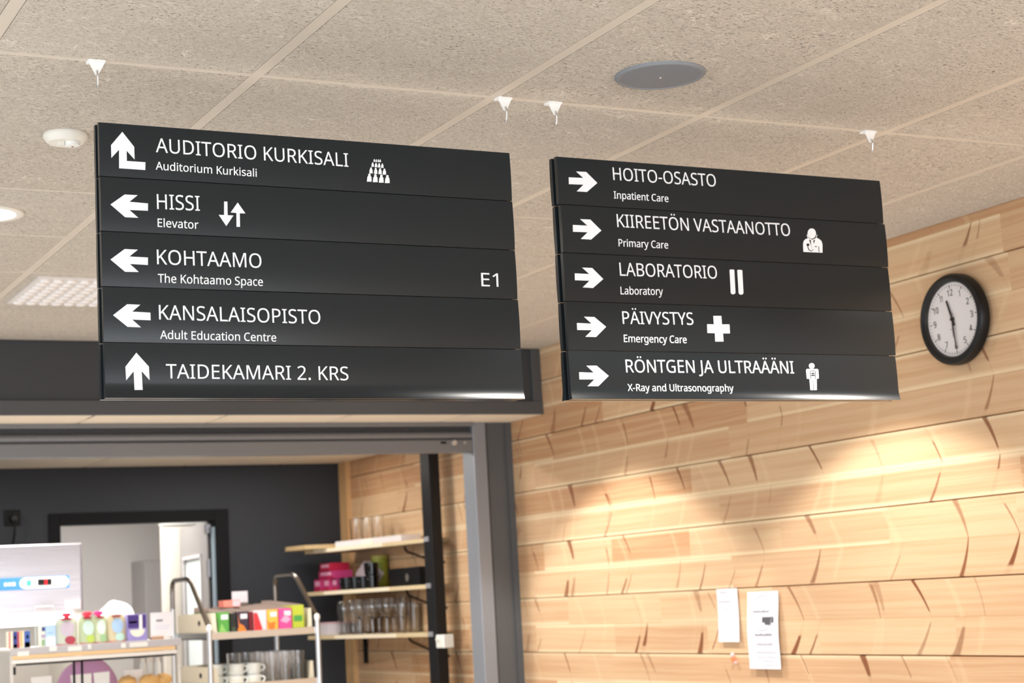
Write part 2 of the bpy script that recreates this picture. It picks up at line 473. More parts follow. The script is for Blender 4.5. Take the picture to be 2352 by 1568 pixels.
# ------------------------------------------------------------------ lettering
GLYPH = {"-":[258,[32,184,32,246,226,246,226,184]],".":[215,[58,43,59,61,64,75,72,85,82,92,94,96,107,97,120,96,132,92,142,85,151,75,156,61,157,43,156,26,151,12,142,2,132,-6,120,-10,107,-11,94,-10,82,-6,72,2,64,12,59,26]],"0":[459,[419,287,418,242,415,201,409,163,401,128,390,97,376,70,359,47,339,27,316,12,290,1,261,-6,229,-8,188,-4,153,8,122,27,97,54,76,88,60,129,48,176,42,229,39,287,41,346,48,399,58,446,73,486,93,520,119,547,149,566,186,578,229,581,269,578,304,566,335,547,361,520,382,486,399,446,410,399,417,346],[110,287,111,238,115,194,121,156,131,125,143,98,159,78,178,64,202,55,229,52,256,55,279,64,298,78,314,98,326,124,336,156,343,194,347,238,348,287,347,336,343,380,336,417,326,449,314,475,298,495,279,510,256,518,229,521,202,518,178,510,159,495,143,475,131,449,121,417,115,380,111,336]],"1":[459,[285,0,216,0,216,400,216,439,217,470,219,499,196,477,169,455,108,405,71,452,226,573,285,573]],"2":[459,[417,0,38,0,38,59,188,210,261,287,280,309,295,331,306,353,315,376,320,399,322,424,318,453,309,477,294,496,273,510,249,518,221,520,194,519,169,514,147,506,83,466,45,513,94,548,153,572,174,577,197,580,221,581,255,579,285,572,313,562,336,548,356,531,372,510,384,485,391,458,394,428,392,399,386,371,375,344,361,318,344,292,324,267,247,185,128,67,128,64,417,64]],"3":[459,[395,439,394,414,389,392,381,372,370,355,356,339,340,326,321,316,300,307,277,302,277,298,319,290,353,276,379,255,398,229,409,198,413,163,410,131,403,101,390,74,371,50,348,30,318,14,283,2,241,-6,193,-8,110,-1,85,5,60,13,36,23,36,89,61,78,87,69,114,61,141,56,168,52,194,51,241,55,278,65,305,81,324,104,335,132,339,164,337,187,331,206,320,223,306,236,288,247,265,255,240,261,211,264,179,265,123,265,123,326,180,326,209,327,236,332,259,339,278,350,294,362,307,377,316,394,321,413,323,434,320,460,311,481,295,498,274,511,249,519,219,521,164,515,117,498,75,473,39,521,61,537,87,550,115,563,147,573,181,579,218,581,273,576,317,563,352,540,376,511,390,477]],"4":[459,[443,130,359,130,359,0,291,0,291,130,17,130,17,190,286,576,359,576,359,193,443,193],[291,374,291,412,293,444,294,474,295,500,292,500,276,468,257,438,86,193,291,193]],"5":[459,[221,351,258,349,292,342,322,331,349,316,371,297,389,274,402,247,410,217,413,183,410,145,402,111,387,81,368,54,343,32,314,15,280,2,242,-5,199,-8,116,0,91,6,70,14,51,23,51,90,71,79,95,70,121,62,148,57,174,53,200,52,227,54,252,58,274,65,293,76,310,89,323,106,333,126,339,149,341,176,337,210,325,239,306,262,279,279,243,289,197,292,146,288,99,280,64,302,86,573,373,573,373,508,146,508,132,342,169,348]],"6":[459,[44,245,51,342,57,374,64,404,75,433,87,461,103,486,121,510,143,530,168,548,196,562,228,572,265,578,306,581,344,579,377,573,377,513,344,520,308,523,273,521,242,515,216,504,193,491,173,474,158,454,145,431,134,407,127,380,115,291,119,291,150,326,163,335,178,343,194,350,213,355,233,357,255,358,287,356,316,349,342,338,365,322,384,303,400,279,412,251,419,220,421,184,419,147,411,112,399,82,382,55,361,33,336,15,307,2,275,-5,239,-8,212,-6,187,-1,163,7,140,19,119,35,101,54,84,76,70,103,59,133,51,166,46,204],[238,51,270,55,297,66,320,84,337,109,348,143,351,184,348,218,339,247,324,271,302,289,274,300,241,303,217,301,195,296,175,287,157,276,143,263,131,248,122,232,117,215,115,198,123,146,146,99,158,85,170,74,185,64,201,57,219,53]],"7":[459,[109,0,344,508,35,508,35,573,419,573,419,518,187,0]],"8":[459,[229,581,261,579,291,574,318,565,341,553,362,538,378,519,390,497,398,472,400,443,399,421,394,401,385,383,374,367,361,352,346,338,291,303,355,265,373,250,389,234,401,216,411,196,417,173,419,148,416,118,408,90,395,65,378,44,356,26,330,11,300,1,267,-6,231,-8,192,-6,157,0,126,10,100,24,78,42,61,63,49,87,42,115,39,146,41,171,47,194,56,214,68,232,82,249,99,264,158,299,107,336,93,350,81,366,71,383,64,401,59,422,58,444,60,472,68,497,80,518,97,537,117,552,141,565,168,573,197,579],[108,145,112,119,121,96,138,76,161,60,192,51,229,48,265,51,295,60,319,76,336,96,346,120,350,148,348,166,343,182,335,197,324,211,310,223,293,235,229,265,217,270,157,237,142,225,130,212,121,197,114,182,110,164],[228,524,200,521,176,514,155,502,139,486,130,466,127,441,128,422,133,406,141,391,151,379,164,367,179,357,232,330,282,357,296,367,307,379,317,392,325,406,329,423,330,441,327,466,318,486,302,502,282,514,257,521]],"9":[459,[417,328,410,231,405,199,397,168,387,139,374,112,358,86,340,63,318,42,293,25,265,11,232,0,195,-6,154,-8,117,-6,82,0,82,60,115,53,152,50,188,52,218,58,245,68,268,82,287,99,303,118,316,141,327,165,334,192,346,281,341,281,310,247,297,238,282,230,266,223,247,218,227,215,204,214,173,216,144,223,118,235,95,250,76,270,61,294,49,321,42,352,40,387,43,426,50,460,63,491,80,517,101,540,127,557,156,570,188,578,223,581,250,579,275,574,299,565,322,553,342,537,361,518,377,495,391,469,402,439,410,406,415,369],[223,521,192,518,165,507,142,488,124,463,113,429,110,388,113,354,122,325,137,301,158,284,186,273,220,269,244,271,266,276,286,285,304,296,318,310,330,325,339,341,344,358,346,374,338,426,315,474,304,487,291,499,277,508,260,516,242,520]],"A":[512,[437,0,368,177,141,177,73,0,0,0,224,575,289,575,512,0],[282,415,274,438,263,473,255,500,247,468,238,438,230,415,165,241,346,241]],"B":[521,[241,573,307,569,361,558,404,541,424,526,439,508,450,486,457,460,459,431,457,409,453,389,446,371,437,354,424,340,409,328,392,317,372,309,350,304,350,300,373,295,395,288,415,279,433,267,448,253,461,236,470,215,476,191,478,163,475,130,467,100,454,74,436,52,413,33,385,19,354,8,318,2,279,0,78,0,78,573],[256,329,300,331,334,339,357,352,372,371,381,394,384,423,380,451,369,474,351,490,324,502,289,509,245,511,150,511,150,329],[150,269,150,61,265,61,311,64,346,74,371,91,388,112,398,138,401,168,399,188,395,205,388,221,377,235,362,247,344,256,321,263,293,267,260,269]],"C":[507,[323,517,294,516,266,510,241,502,217,490,196,474,178,456,162,434,149,410,139,383,131,353,127,321,125,286,128,241,135,200,147,164,164,132,186,105,213,83,244,68,281,58,322,55,394,62,460,78,460,15,393,-2,312,-8,257,-4,208,8,166,28,130,56,101,90,78,131,62,178,52,230,49,287,51,329,57,369,67,406,81,440,99,471,120,499,145,523,174,543,206,559,242,571,281,578,324,581,353,580,381,577,409,572,435,565,460,557,482,547,453,486,394,508,372,513,348,516]],"D":[585,[536,292,533,231,521,177,501,131,474,91,439,58,399,33,351,15,297,4,237,0,78,0,78,573,254,573,309,569,359,558,404,540,443,516,476,484,502,446,521,401,533,350],[460,289,457,337,449,379,435,415,416,444,391,469,361,487,327,500,287,508,244,511,150,511,150,62,228,62,272,64,311,71,346,82,377,98,402,119,423,144,439,174,451,208,458,246]],"E":[446,[398,0,78,0,78,573,398,573,398,509,150,509,150,330,383,330,383,268,150,268,150,63,398,63]],"G":[584,[326,302,524,302,524,22,431,-1,323,-8,267,-4,217,8,173,28,136,55,105,89,81,130,63,176,52,229,49,286,53,343,65,395,84,442,111,482,145,517,186,544,233,564,286,577,346,581,377,580,407,577,437,572,516,547,489,484,421,508,395,513,369,516,342,517,298,514,259,505,225,489,195,468,170,441,150,409,136,373,127,332,124,286,127,243,134,202,146,166,164,133,187,106,216,84,251,68,292,58,340,55,404,59,452,68,452,238,326,238]],"H":[594,[516,0,443,0,443,267,150,267,150,0,78,0,78,573,150,573,150,330,443,330,443,573,516,573]],"I":[272,[239,0,32,0,32,42,99,57,99,515,32,531,32,573,239,573,239,531,172,515,172,57,239,42]],"J":[219,[-3,-152,-37,-150,-63,-142,-63,-81,-35,-87,-5,-89,33,-81,45,-74,54,-65,63,-53,69,-38,73,-19,74,3,74,573,146,573,146,9,144,-26,138,-56,128,-82,114,-104,96,-122,75,-135,52,-145,25,-150]],"K":[496,[496,0,411,0,209,273,150,222,150,0,78,0,78,573,150,573,150,290,199,345,249,399,403,573,488,573,261,323]],"L":[420,[78,0,78,573,150,573,150,64,400,64,400,0]],"M":[727,[330,0,142,502,139,502,142,461,144,407,144,347,144,0,78,0,78,573,184,573,361,103,364,103,544,573,650,573,650,0,578,0,578,352,579,408,581,460,584,501,581,501,390,0]],"N":[609,[532,0,447,0,141,476,138,476,141,432,143,378,144,320,144,0,78,0,78,573,161,573,467,99,470,99,468,137,466,193,464,249,464,573,532,573]],"O":[626,[577,287,576,244,570,204,561,166,547,132,531,101,510,73,486,49,459,29,428,13,393,1,355,-6,314,-8,271,-6,232,1,196,13,165,29,138,49,114,73,94,101,78,132,65,167,56,204,51,245,49,288,52,344,62,396,78,442,100,482,130,517,166,545,208,565,258,577,314,581,369,577,417,565,459,545,495,517,524,483,547,442,564,396,574,344],[125,287,127,241,134,200,145,163,161,131,182,104,207,83,238,67,273,58,314,55,354,58,390,67,420,83,445,104,465,131,481,163,492,200,499,241,501,287,496,354,481,411,456,457,436,479,412,496,384,508,351,516,314,518,274,515,238,506,207,490,182,469,161,443,145,411,134,374,127,333]],"P":[485,[229,573,297,568,352,553,393,528,411,509,426,487,436,463,442,435,444,404,443,381,439,358,433,336,423,316,411,296,395,278,375,262,351,249,324,238,292,230,256,225,216,223,150,223,150,0,78,0,78,573],[223,511,150,511,150,285,208,285,242,286,272,290,298,296,320,306,338,318,352,334,362,352,368,375,370,401,366,435,354,462,334,484,306,499,269,508]],"R":[499,[236,573,281,571,320,565,353,555,381,540,404,522,422,500,434,474,442,444,444,410,442,381,437,356,427,334,415,315,401,298,385,285,330,257,487,0,403,0,264,237,150,237,150,0,78,0,78,573],[232,510,150,510,150,298,236,298,278,301,312,310,338,325,355,347,366,374,370,407,368,430,363,450,355,467,343,480,328,491,310,500,287,505,261,509]],"S":[440,[403,153,400,121,392,92,378,66,359,44,335,26,307,11,274,1,238,-6,198,-8,137,-5,83,4,41,19,41,88,113,65,142,59,171,56,201,55,228,56,252,60,273,66,290,74,305,85,316,98,324,113,329,129,330,147,329,164,325,180,318,194,308,207,295,218,277,230,196,265,131,294,114,305,98,317,85,330,74,344,65,359,57,375,52,393,49,413,48,435,51,464,58,490,71,513,89,533,110,550,136,563,165,573,197,579,231,581,262,580,290,577,318,572,389,549,366,487,302,508,278,513,254,516,229,517,207,516,187,513,169,507,155,499,142,489,133,478,126,464,122,450,121,434,122,416,126,400,133,386,143,373,156,362,172,351,246,318,278,306,307,293,332,279,353,264,371,247,385,228,395,206,401,181]],"T":[446,[259,0,187,0,187,509,8,509,8,573,437,573,437,509,259,509]],"U":[586,[513,202,511,164,503,128,489,95,470,65,446,40,416,20,380,4,338,-5,290,-8,250,-6,213,1,181,13,152,29,128,50,108,75,92,103,81,133,74,167,72,204,72,573,144,573,144,201,148,158,161,122,182,93,211,72,248,59,294,55,327,57,355,63,379,73,399,88,415,105,427,126,435,149,440,174,442,202,442,573,513,573]],"V":[481,[481,573,277,0,204,0,0,573,75,573,204,205,220,160,231,119,241,80,250,119,262,161,277,207,405,573]],"X":[470,[467,0,385,0,233,249,79,0,3,0,193,298,15,573,95,573,236,348,377,573,453,573,276,300]],"Y":[454,[227,291,376,573,454,573,263,222,263,0,191,0,191,219,0,573,79,573]],"a":[450,[231,437,279,433,318,422,347,403,368,375,381,338,385,293,385,0,334,0,320,61,317,61,279,22,265,13,250,5,234,-1,172,-8,148,-7,124,-2,103,6,84,16,68,30,55,48,45,68,39,92,37,119,43,159,59,192,87,219,127,238,179,251,243,257,316,259,316,285,313,317,306,342,293,359,275,371,253,378,227,380,205,379,183,376,163,370,106,347,84,400,151,426,177,432,204,436],[252,208,204,203,167,195,141,182,124,165,113,144,110,119,112,97,120,79,132,66,148,56,167,51,188,49,223,52,253,62,279,79,299,103,311,134,315,172,315,210]],"b":[493,[139,461,138,410,135,373,139,373,153,390,169,405,189,419,213,429,240,435,272,437,303,435,331,428,357,417,380,401,401,381,418,357,432,328,441,295,447,257,449,215,447,168,439,127,427,91,410,61,390,36,365,17,337,3,306,-5,272,-8,240,-6,213,0,189,10,169,24,153,38,139,55,133,55,119,0,68,0,68,609,139,609],[260,379,231,377,207,371,188,361,172,348,159,330,150,308,144,282,140,252,139,217,139,214,142,165,150,125,165,93,187,69,219,55,261,51,297,55,325,69,348,93,363,126,373,166,376,216,373,265,363,306,348,338,325,360,296,374]],"c":[385,[241,-8,204,-5,170,2,139,15,112,34,88,58,69,87,55,123,47,165,44,213,47,262,56,305,71,342,90,372,114,396,142,415,174,428,208,435,245,438,309,431,358,415,337,356,292,370,244,376,217,374,193,368,172,358,155,343,141,325,131,303,123,277,119,247,117,213,119,181,123,152,131,126,141,104,155,86,172,71,191,61,214,55,240,53,302,60,351,78,351,15,304,-2]],"d":[493,[221,-8,190,-6,162,1,136,12,113,28,92,48,75,72,61,101,52,134,46,172,44,214,46,256,52,294,62,327,75,357,93,381,113,402,137,417,162,429,191,436,221,438,243,437,262,434,280,429,323,407,354,374,359,374,356,405,354,438,354,609,425,609,425,0,368,0,358,58,354,58,323,24,279,1,262,-4,242,-7],[232,51,273,55,305,67,328,88,343,117,352,154,355,200,355,213,352,263,343,304,329,336,306,360,274,375,231,379,196,374,168,359,146,334,130,300,120,260,117,213,120,165,130,125,146,93,168,69,197,55]],"e":[452,[234,438,269,435,301,427,329,414,354,396,374,373,390,346,402,315,409,281,411,244,411,201,117,201,122,157,134,119,154,90,181,69,215,56,254,52,327,60,392,82,392,20,327,-1,251,-8,212,-5,176,3,143,17,114,36,90,61,70,91,56,126,47,167,44,212,47,257,55,297,68,333,86,364,108,390,134,411,164,426,198,435],[233,380,202,377,175,366,154,348,137,323,125,293,119,257,338,257,336,281,333,302,326,322,318,338,306,353,292,364,276,373,256,378]],"g":[493,[221,438,248,436,273,431,297,422,319,409,338,393,355,373,359,373,369,430,425,430,425,-7,423,-46,416,-80,404,-109,388,-135,367,-155,341,-172,310,-183,274,-190,233,-192,147,-186,78,-165,78,-100,99,-110,123,-118,149,-125,177,-130,206,-133,237,-134,271,-130,300,-119,324,-101,341,-77,352,-48,355,-13,355,4,356,32,358,57,354,57,338,37,320,21,299,8,275,-1,250,-6,221,-8,189,-6,160,1,134,13,111,29,91,51,65,95,49,149,44,214,49,278,65,332,91,377,111,399,134,416,160,428,189,435],[230,379,207,376,187,370,169,359,153,344,140,326,130,303,123,277,119,247,117,213,120,165,130,124,146,92,169,68,197,54,232,50,253,51,271,53,288,58,303,65,315,74,326,85,336,98,343,113,349,131,356,197,356,214,355,251,350,282,343,309,332,331,319,348,302,362,281,371,257,377]],"h":[496,[139,431,138,399,135,370,140,370,149,385,161,397,174,407,221,429,273,437,306,435,335,430,360,421,382,408,399,391,413,370,423,344,429,314,431,280,431,0,361,0,361,275,358,307,351,333,338,353,319,367,295,376,265,379,235,377,210,370,189,360,173,347,160,329,150,308,144,283,140,254,139,222,139,0,68,0,68,609,139,609]],"i":[207,[139,430,139,0,68,0,68,430],[104,591,115,590,124,586,133,580,140,572,144,560,145,546,144,532,140,521,133,512,124,506,115,502,104,501,93,502,83,506,75,512,68,521,64,532,63,546,64,560,68,572,75,580,83,586,93,590]],"k":[428,[138,291,137,257,135,221,138,221,152,240,172,264,189,285,326,430,409,430,235,246,421,0,336,0,187,200,138,158,138,0,68,0,68,609,138,609]],"l":[207,[139,0,68,0,68,609,139,609]],"m":[750,[540,438,584,434,621,421,649,401,669,371,681,330,685,280,685,0,615,0,615,277,613,308,606,333,594,353,577,367,555,376,528,379,490,374,460,362,438,342,423,315,414,280,411,237,411,0,342,0,342,277,341,298,337,317,332,333,325,347,315,359,303,367,289,374,272,377,253,379,227,377,204,370,185,360,170,347,158,329,150,308,144,283,140,255,139,223,139,0,68,0,68,430,125,430,136,371,140,371,149,385,160,398,173,409,217,431,266,438,298,436,325,430,349,420,369,406,386,388,398,366,402,366,418,388,438,406,461,420,486,430,512,436]],"n":[496,[275,438,322,434,361,421,391,401,413,371,426,330,431,280,431,0,361,0,361,275,358,307,351,333,338,353,319,367,295,376,265,379,222,374,189,361,166,338,151,308,142,269,139,223,139,0,68,0,68,430,125,430,136,371,140,371,150,385,162,398,175,409,222,431]],"o":[485,[442,216,440,181,436,150,428,121,417,95,404,71,388,51,369,33,348,18,324,7,299,-1,271,-6,241,-8,214,-6,188,-1,163,7,140,18,119,33,100,51,84,71,70,95,59,121,51,150,46,181,44,216,47,261,55,301,68,336,87,367,110,392,137,412,169,426,204,435,244,438,281,435,316,426,347,412,374,392,398,367,417,336,431,301,439,261],[117,216,119,184,123,154,130,128,141,105,155,86,172,71,192,59,216,53,243,51,270,53,294,59,314,71,331,86,345,105,356,128,363,154,367,184,369,216,367,248,363,277,355,303,345,325,331,344,314,359,294,370,270,376,242,379,202,374,171,359,147,335,130,303,120,263]],"p":[493,[273,438,303,436,331,429,357,418,380,402,401,383,418,358,432,329,441,296,447,258,449,216,447,170,439,129,427,93,410,62,390,37,365,17,337,3,306,-5,272,-8,251,-7,231,-4,213,1,170,24,139,55,134,55,137,20,139,-16,139,-192,68,-192,68,430,126,430,136,371,139,371,170,405,182,414,197,422,213,429,231,434,251,437],[260,379,233,377,210,371,190,362,174,349,161,333,152,313,145,289,141,261,139,229,139,216,140,182,144,152,150,126,159,103,172,85,188,70,208,59,233,53,261,51,286,53,308,60,326,72,341,88,354,108,364,131,371,157,375,186,376,217,373,262,363,302,348,334,325,359,296,374]],"r":[331,[269,438,295,437,319,433,310,368,287,372,264,374,248,373,232,369,217,363,202,355,189,346,176,334,166,321,156,305,149,289,143,270,140,251,139,229,139,0,68,0,68,430,126,430,134,351,137,351,170,395,183,407,198,418,214,426,231,433,249,437]],"s":[384,[348,119,346,92,339,69,327,49,311,32,292,18,268,6,241,-2,210,-6,176,-8,99,-1,42,19,42,83,104,60,128,54,153,50,178,49,211,51,236,57,256,66,269,79,277,94,280,112,279,123,276,132,271,141,239,167,174,196,103,228,84,239,69,252,57,266,48,283,43,302,41,324,46,358,61,386,85,408,118,425,157,435,202,438,275,430,339,409,315,353,258,372,197,380,171,379,149,374,131,366,118,356,111,343,108,328,109,317,113,307,119,298,154,274,219,246,289,215,306,203,321,191,333,176,341,159,346,140]],"t":[289,[212,50,245,53,272,59,272,5,240,-4,200,-8,178,-7,157,-3,138,4,120,13,104,27,91,44,82,66,76,93,74,125,74,375,13,375,13,409,75,437,103,528,144,528,144,430,269,430,269,375,144,375,144,127,146,103,153,83,163,69,177,58,193,52]],"u":[496,[427,430,427,0,370,0,359,57,356,57,346,43,334,31,321,20,273,-1,220,-8,187,-6,159,-1,134,8,112,21,95,38,81,59,71,85,65,114,63,148,63,430,135,430,135,153,137,122,145,96,158,76,176,62,200,53,230,51,260,53,285,59,306,69,323,82,336,100,345,121,352,146,356,175,357,206,357,430]],"v":[407,[163,0,0,430,75,430,167,176,180,137,193,96,201,63,204,63,214,96,227,138,241,176,332,430,407,430,244,0]],"y":[409,[1,430,76,430,169,185,184,144,196,105,205,68,209,68,224,121,245,186,333,430,409,430,224,-59,213,-85,201,-108,188,-130,173,-148,157,-164,138,-176,117,-185,94,-191,67,-192,34,-190,9,-186,9,-130,30,-133,56,-135,72,-134,86,-131,99,-126,110,-118,121,-110,130,-99,152,-59,174,-2]],"Ä":[512,[437,0,368,177,141,177,73,0,0,0,224,575,289,575,512,0],[282,415,274,438,263,473,255,500,247,468,238,438,230,415,165,241,346,241],[143,689,144,701,148,711,154,719,162,724,171,727,180,728,190,727,199,724,207,719,213,711,217,701,218,689,217,677,213,667,207,659,199,653,190,650,180,649,171,650,162,653,154,659,148,667,144,677],[294,689,295,701,298,711,304,719,312,724,321,727,330,728,340,727,349,724,357,719,363,711,367,701,368,689,367,677,363,667,357,659,349,653,340,650,330,649,321,650,312,653,304,659,298,667,295,677]],"Ö":[626,[577,287,576,244,570,204,561,166,547,132,531,101,510,73,486,49,459,29,428,13,393,1,355,-6,314,-8,271,-6,232,1,196,13,165,29,138,49,114,73,94,101,78,132,65,167,56,204,51,245,49,288,52,344,62,396,78,442,100,482,130,517,166,545,208,565,258,577,314,581,369,577,417,565,459,545,495,517,524,483,547,442,564,396,574,344],[125,287,127,241,134,200,145,163,161,131,182,104,207,83,238,67,273,58,314,55,354,58,390,67,420,83,445,104,465,131,481,163,492,200,499,241,501,287,496,354,481,411,456,457,436,479,412,496,384,508,351,516,314,518,274,515,238,506,207,490,182,469,161,443,145,411,134,374,127,333],[201,689,203,701,206,711,213,719,220,724,229,727,239,728,249,727,258,724,265,719,272,711,275,701,277,689,275,677,272,667,265,659,258,653,249,650,239,649,229,650,220,653,213,659,206,667,203,677],[352,689,353,701,357,711,363,719,371,724,379,727,389,728,399,727,407,724,415,719,422,711,425,701,427,689,425,677,422,667,415,659,407,653,399,650,389,649,379,650,371,653,363,659,357,667,353,677]]}
def poly_mesh(name, contours, m, parent, fx, thick=0.0004, offset=0.0):
    """flat filled outlines (lists of (u, v)) turned into a thin mesh; fx maps (u, v, depth) to world"""
    c = bpy.data.curves.new(name, 'CURVE')
    c.dimensions = '2D'
    c.fill_mode = 'BOTH'
    c.extrude = thick
    c.offset = offset
    for p in contours:
        s = c.splines.new('POLY')
        s.points.add(len(p) - 1)
        s.use_cyclic_u = True
        for i, (u, v) in enumerate(p): s.points[i].co = (u * 10, v * 10, 0, 1)
    t = bpy.data.objects.new(name, c)
    c.extrude = thick * 10
    c.offset = offset * 10
    COL.objects.link(t)
    dg = bpy.context.evaluated_depsgraph_get()
    me = bpy.data.meshes.new_from_object(t.evaluated_get(dg))
    bpy.data.objects.remove(t)
    bpy.data.curves.remove(c)
    me.name = name
    for v in me.vertices:
        v.co = fx(v.co.x / 10, v.co.y / 10, v.co.z / 10)
    me.materials.clear()
    me.materials.append(m)
    o = bpy.data.objects.new(name, me)
    COL.objects.link(o)
    attach(o, parent)
    return o
def text_contours(s, x0, y0, x1, y1, cap):
    sc = cap / 575.0
    pen, out, xs = 0, [], []
    for ch in s:
        if ch == ' ':
            pen += 215
            continue
        g = GLYPH[ch]
        for fl in g[1:]:
            q = [(fl[i] + pen, fl[i + 1]) for i in range(0, len(fl), 2)]
            out.append(q)
            xs += [p[0] for p in q]
        pen += g[0]
    lo, hi = min(xs), max(xs)
    sx = (x1 - x0) / (hi - lo)
    return [[(x0 + (u - lo) * sx, y0 + (u - lo) / (hi - lo) * (y1 - y0) + v * sc) for u, v in p] for p in out]

# ------------------------------------------------------------------ room shell
H, XW = 2.8, 4.14            # hall ceiling height, face of the wood wall
KZ = 2.472                   # lower ceiling over the serving hatch and kitchen
YB, YK = 7.58, 10.25         # front of the bulkhead, kitchen back wall
XL, YFRONT = -4.5, -4.5
GX, GY, STEP = 1.3135, 3.672, 0.6035   # ceiling grid: one bar crossing, half-module

structure(finish('floor', B(XL, 4.6, YFRONT, 12.7, -0.12, 0.0), M_FLOOR))

# hall ceiling: wood-wool boards lying in a flush painted grid
def tiles(bm, xs, ys, z, gx=0.031, gy=0.0225, drop=0.0035, lim=None):
    for xa, xb in zip(xs, xs[1:]):
        yl = ys(xa) if callable(ys) else ys
        for ya, yb in zip(yl, yl[1:]):
            x0, x1, y0, y1 = xa + gx / 2, xb - gx / 2, ya + gy / 2, yb - gy / 2
            if lim:
                x0, x1, y0, y1 = max(x0, lim[0]), min(x1, lim[1]), max(y0, lim[2]), min(y1, lim[3])
                if x1 - x0 < .03 or y1 - y0 < .03: continue
            r = bmesh.ops.create_cube(bm, size=1.0)
            for v in r['verts']:
                up = v.co.z > 0
                e = 0.0 if up else 0.0006
                v.co = Vector(((x0 + e if v.co.x < 0 else x1 - e), (y0 + e if v.co.y < 0 else y1 - e), z + 0.014 if up else z - drop))
xs = [GX + STEP * k for k in range(-10, 6)]
def col_lines(xa):
    ys = [GY + 2 * STEP * k for k in range(-7, 5)]
    if abs(xa - (GX - STEP)) < 0.05:
        ys.append(GY + 3 * STEP)
    return sorted(ys)
bm = bmesh.new()
tiles(bm, xs, col_lines, H, lim=(XL, XW - 0.004, YFRONT, YB - 0.002))
ceil = structure(finish('ceiling', bm, M_WOOL), 'wood-wool acoustic ceiling boards in a flush cream grid')
bm = bmesh.new()
for x in xs:
    if x > XL: box(bm, x - 0.0145, x + 0.0145, YFRONT, YB - 0.002, H - 0.0030, H + 0.012)
for k in range(-6, 4):
    y = GY + 2 * STEP * k
    box(bm, XL, XW - 0.004, y - 0.0105, y + 0.0105, H - 0.0028, H + 0.010)
box(bm, GX - STEP, GX, GY + 3 * STEP - 0.0105, GY + 3 * STEP + 0.0105, H - 0.0028, H + 0.010)
finish('grid', bm, M_TBAR, ceil)
structure(finish('ceiling_slab', B(XL - .1, 4.6, YFRONT - .1, YB + 0.15, H + 0.02, H + 0.2), M_WALLW))

# kitchen ceiling, running forward to the front of the bulkhead
bm = bmesh.new()
tiles(bm, [GX + STEP * k for k in range(-6, 6)], [GY + 2 * STEP * k for k in range(2, 7)], KZ, gx=0.012, gy=0.008, drop=0.003, lim=(-1.6, XW - 0.004, YB + 0.012, YK - 0.004))
kc = structure(finish('ceiling_kitchen', bm, mat('pale_ceiling_board', 'EBDDC8', 0.85, noise=0.05, nscale=25)))
finish('grid', B(-1.6, XW, YB + 0.01, YK, KZ + 0.002, KZ + 0.014), M_TBAR, kc)
structure(finish('ceiling_kitchen_slab', B(-1.6, 4.6, YB + 0.15, 10.45, KZ + 0.02, KZ + 0.2), M_WALLW))

# wood wall: stacked laminated logs with V-joints
prof = []
z = LOG0 - PITCHZ * 7
n = 0
pts = []
while z < 2.86:
    pts += [(XW + 0.014, z), (XW, z + 0.0032), (XW, z + PITCHZ - 0.0032), (XW + 0.014, z + PITCHZ)]
    z += PITCHZ
poly = pts + [(4.45, z), (4.45, LOG0 - PITCHZ * 7)]
bm = bmesh.new()
prism(bm, poly, 'XZ', YFRONT, YK + 0.2)
structure(finish('wall_right', bm, M_LOG), 'pale pine log wall with laminated horizontal logs')

# bulkhead over the hatch
bm = bmesh.new()
box(bm, -1.6, XW, YB + 0.012, YB + 0.16, KZ + 0.0, H + 0.02)
structure(finish('wall_bulkhead', bm, M_DARKGREY), 'charcoal bulkhead above the serving hatch')
bm = bmesh.new()
box(bm, -1.6, XW, YB - 0.004, YB + 0.014, KZ - 0.002, KZ + 0.062, 0.003)
structure(finish('trim_1', bm, M_TRIMGREY), 'grey strip along the bottom of the bulkhead')
structure(finish('trim_2', B(XW - 0.052, XW, YB, YB + 0.014, KZ + 0.062, H - 0.004, 0.003), M_TRIMGREY))
structure(finish('wall_back', B(XL, -1.6, YB, YB + 0.15, 0, H + 0.02), M_WALLW))
structure(finish('wall_left', B(XL - 0.15, XL, YFRONT, YB, 0, 0.35), M_WALLW))
structure(finish('wall_front', B(XL, 4.45, YFRONT - 0.15, YFRONT, 0, 0.35), M_WALLW))
structure(finish('wall_kitchen_left', B(-1.75, -1.6, YB, YK, 0, KZ + 0.02), M_WALLDARK))

# kitchen back wall with a doorway
DX0, DX1, DZ = 2.362, 3.312, 2.148
bm = bmesh.new()
box(bm, -1.6, DX0, YK, YK + 0.12, 0, KZ + 0.02)
box(bm, DX1, XW, YK, YK + 0.12, 0, KZ + 0.02)
box(bm, DX0, DX1, YK, YK + 0.12, DZ, KZ + 0.02)
structure(finish('wall_kitchen_back', bm, M_WALLDARK), 'charcoal back wall of the kitchen')
structure(finish('trim_3', B(XW - 0.028, XW + 0.004, 10.13, YK, 0, KZ), streakwood('corner_batten', 'DDB98A', 'C79A68', 2, 30)), 'vertical pine batten in the kitchen corner')

# doorway, frame, open leaf
door = thing('door_1', None, None, (DX1, YK, 0))
structure(door, 'open grey door with a glazed pane in a dark frame')
M_FRAME = mat('door_frame_dark', '0F1013', 0.7, spec=0.2)
bm = bmesh.new()
box(bm, DX0 - 0.055, DX0 + 0.012, YK - 0.018, YK + 0.13, 0, DZ + 0.055, 0.004)
box(bm, DX1 - 0.012, DX1 + 0.07, YK - 0.018, YK + 0.13, 0, DZ + 0.055, 0.004)
box(bm, DX0 + 0.012, DX1 - 0.012, YK - 0.018, YK + 0.13, DZ - 0.012, DZ + 0.055, 0.004)
finish('door_frame', bm, M_FRAME, door)
finish('stop_strip', B(DX1 - 0.026, DX1 - 0.008, YK + 0.0, YK + 0.03, 0, DZ - 0.05), mat('door_stop_grey', '8FA0AC', 0.5), door)
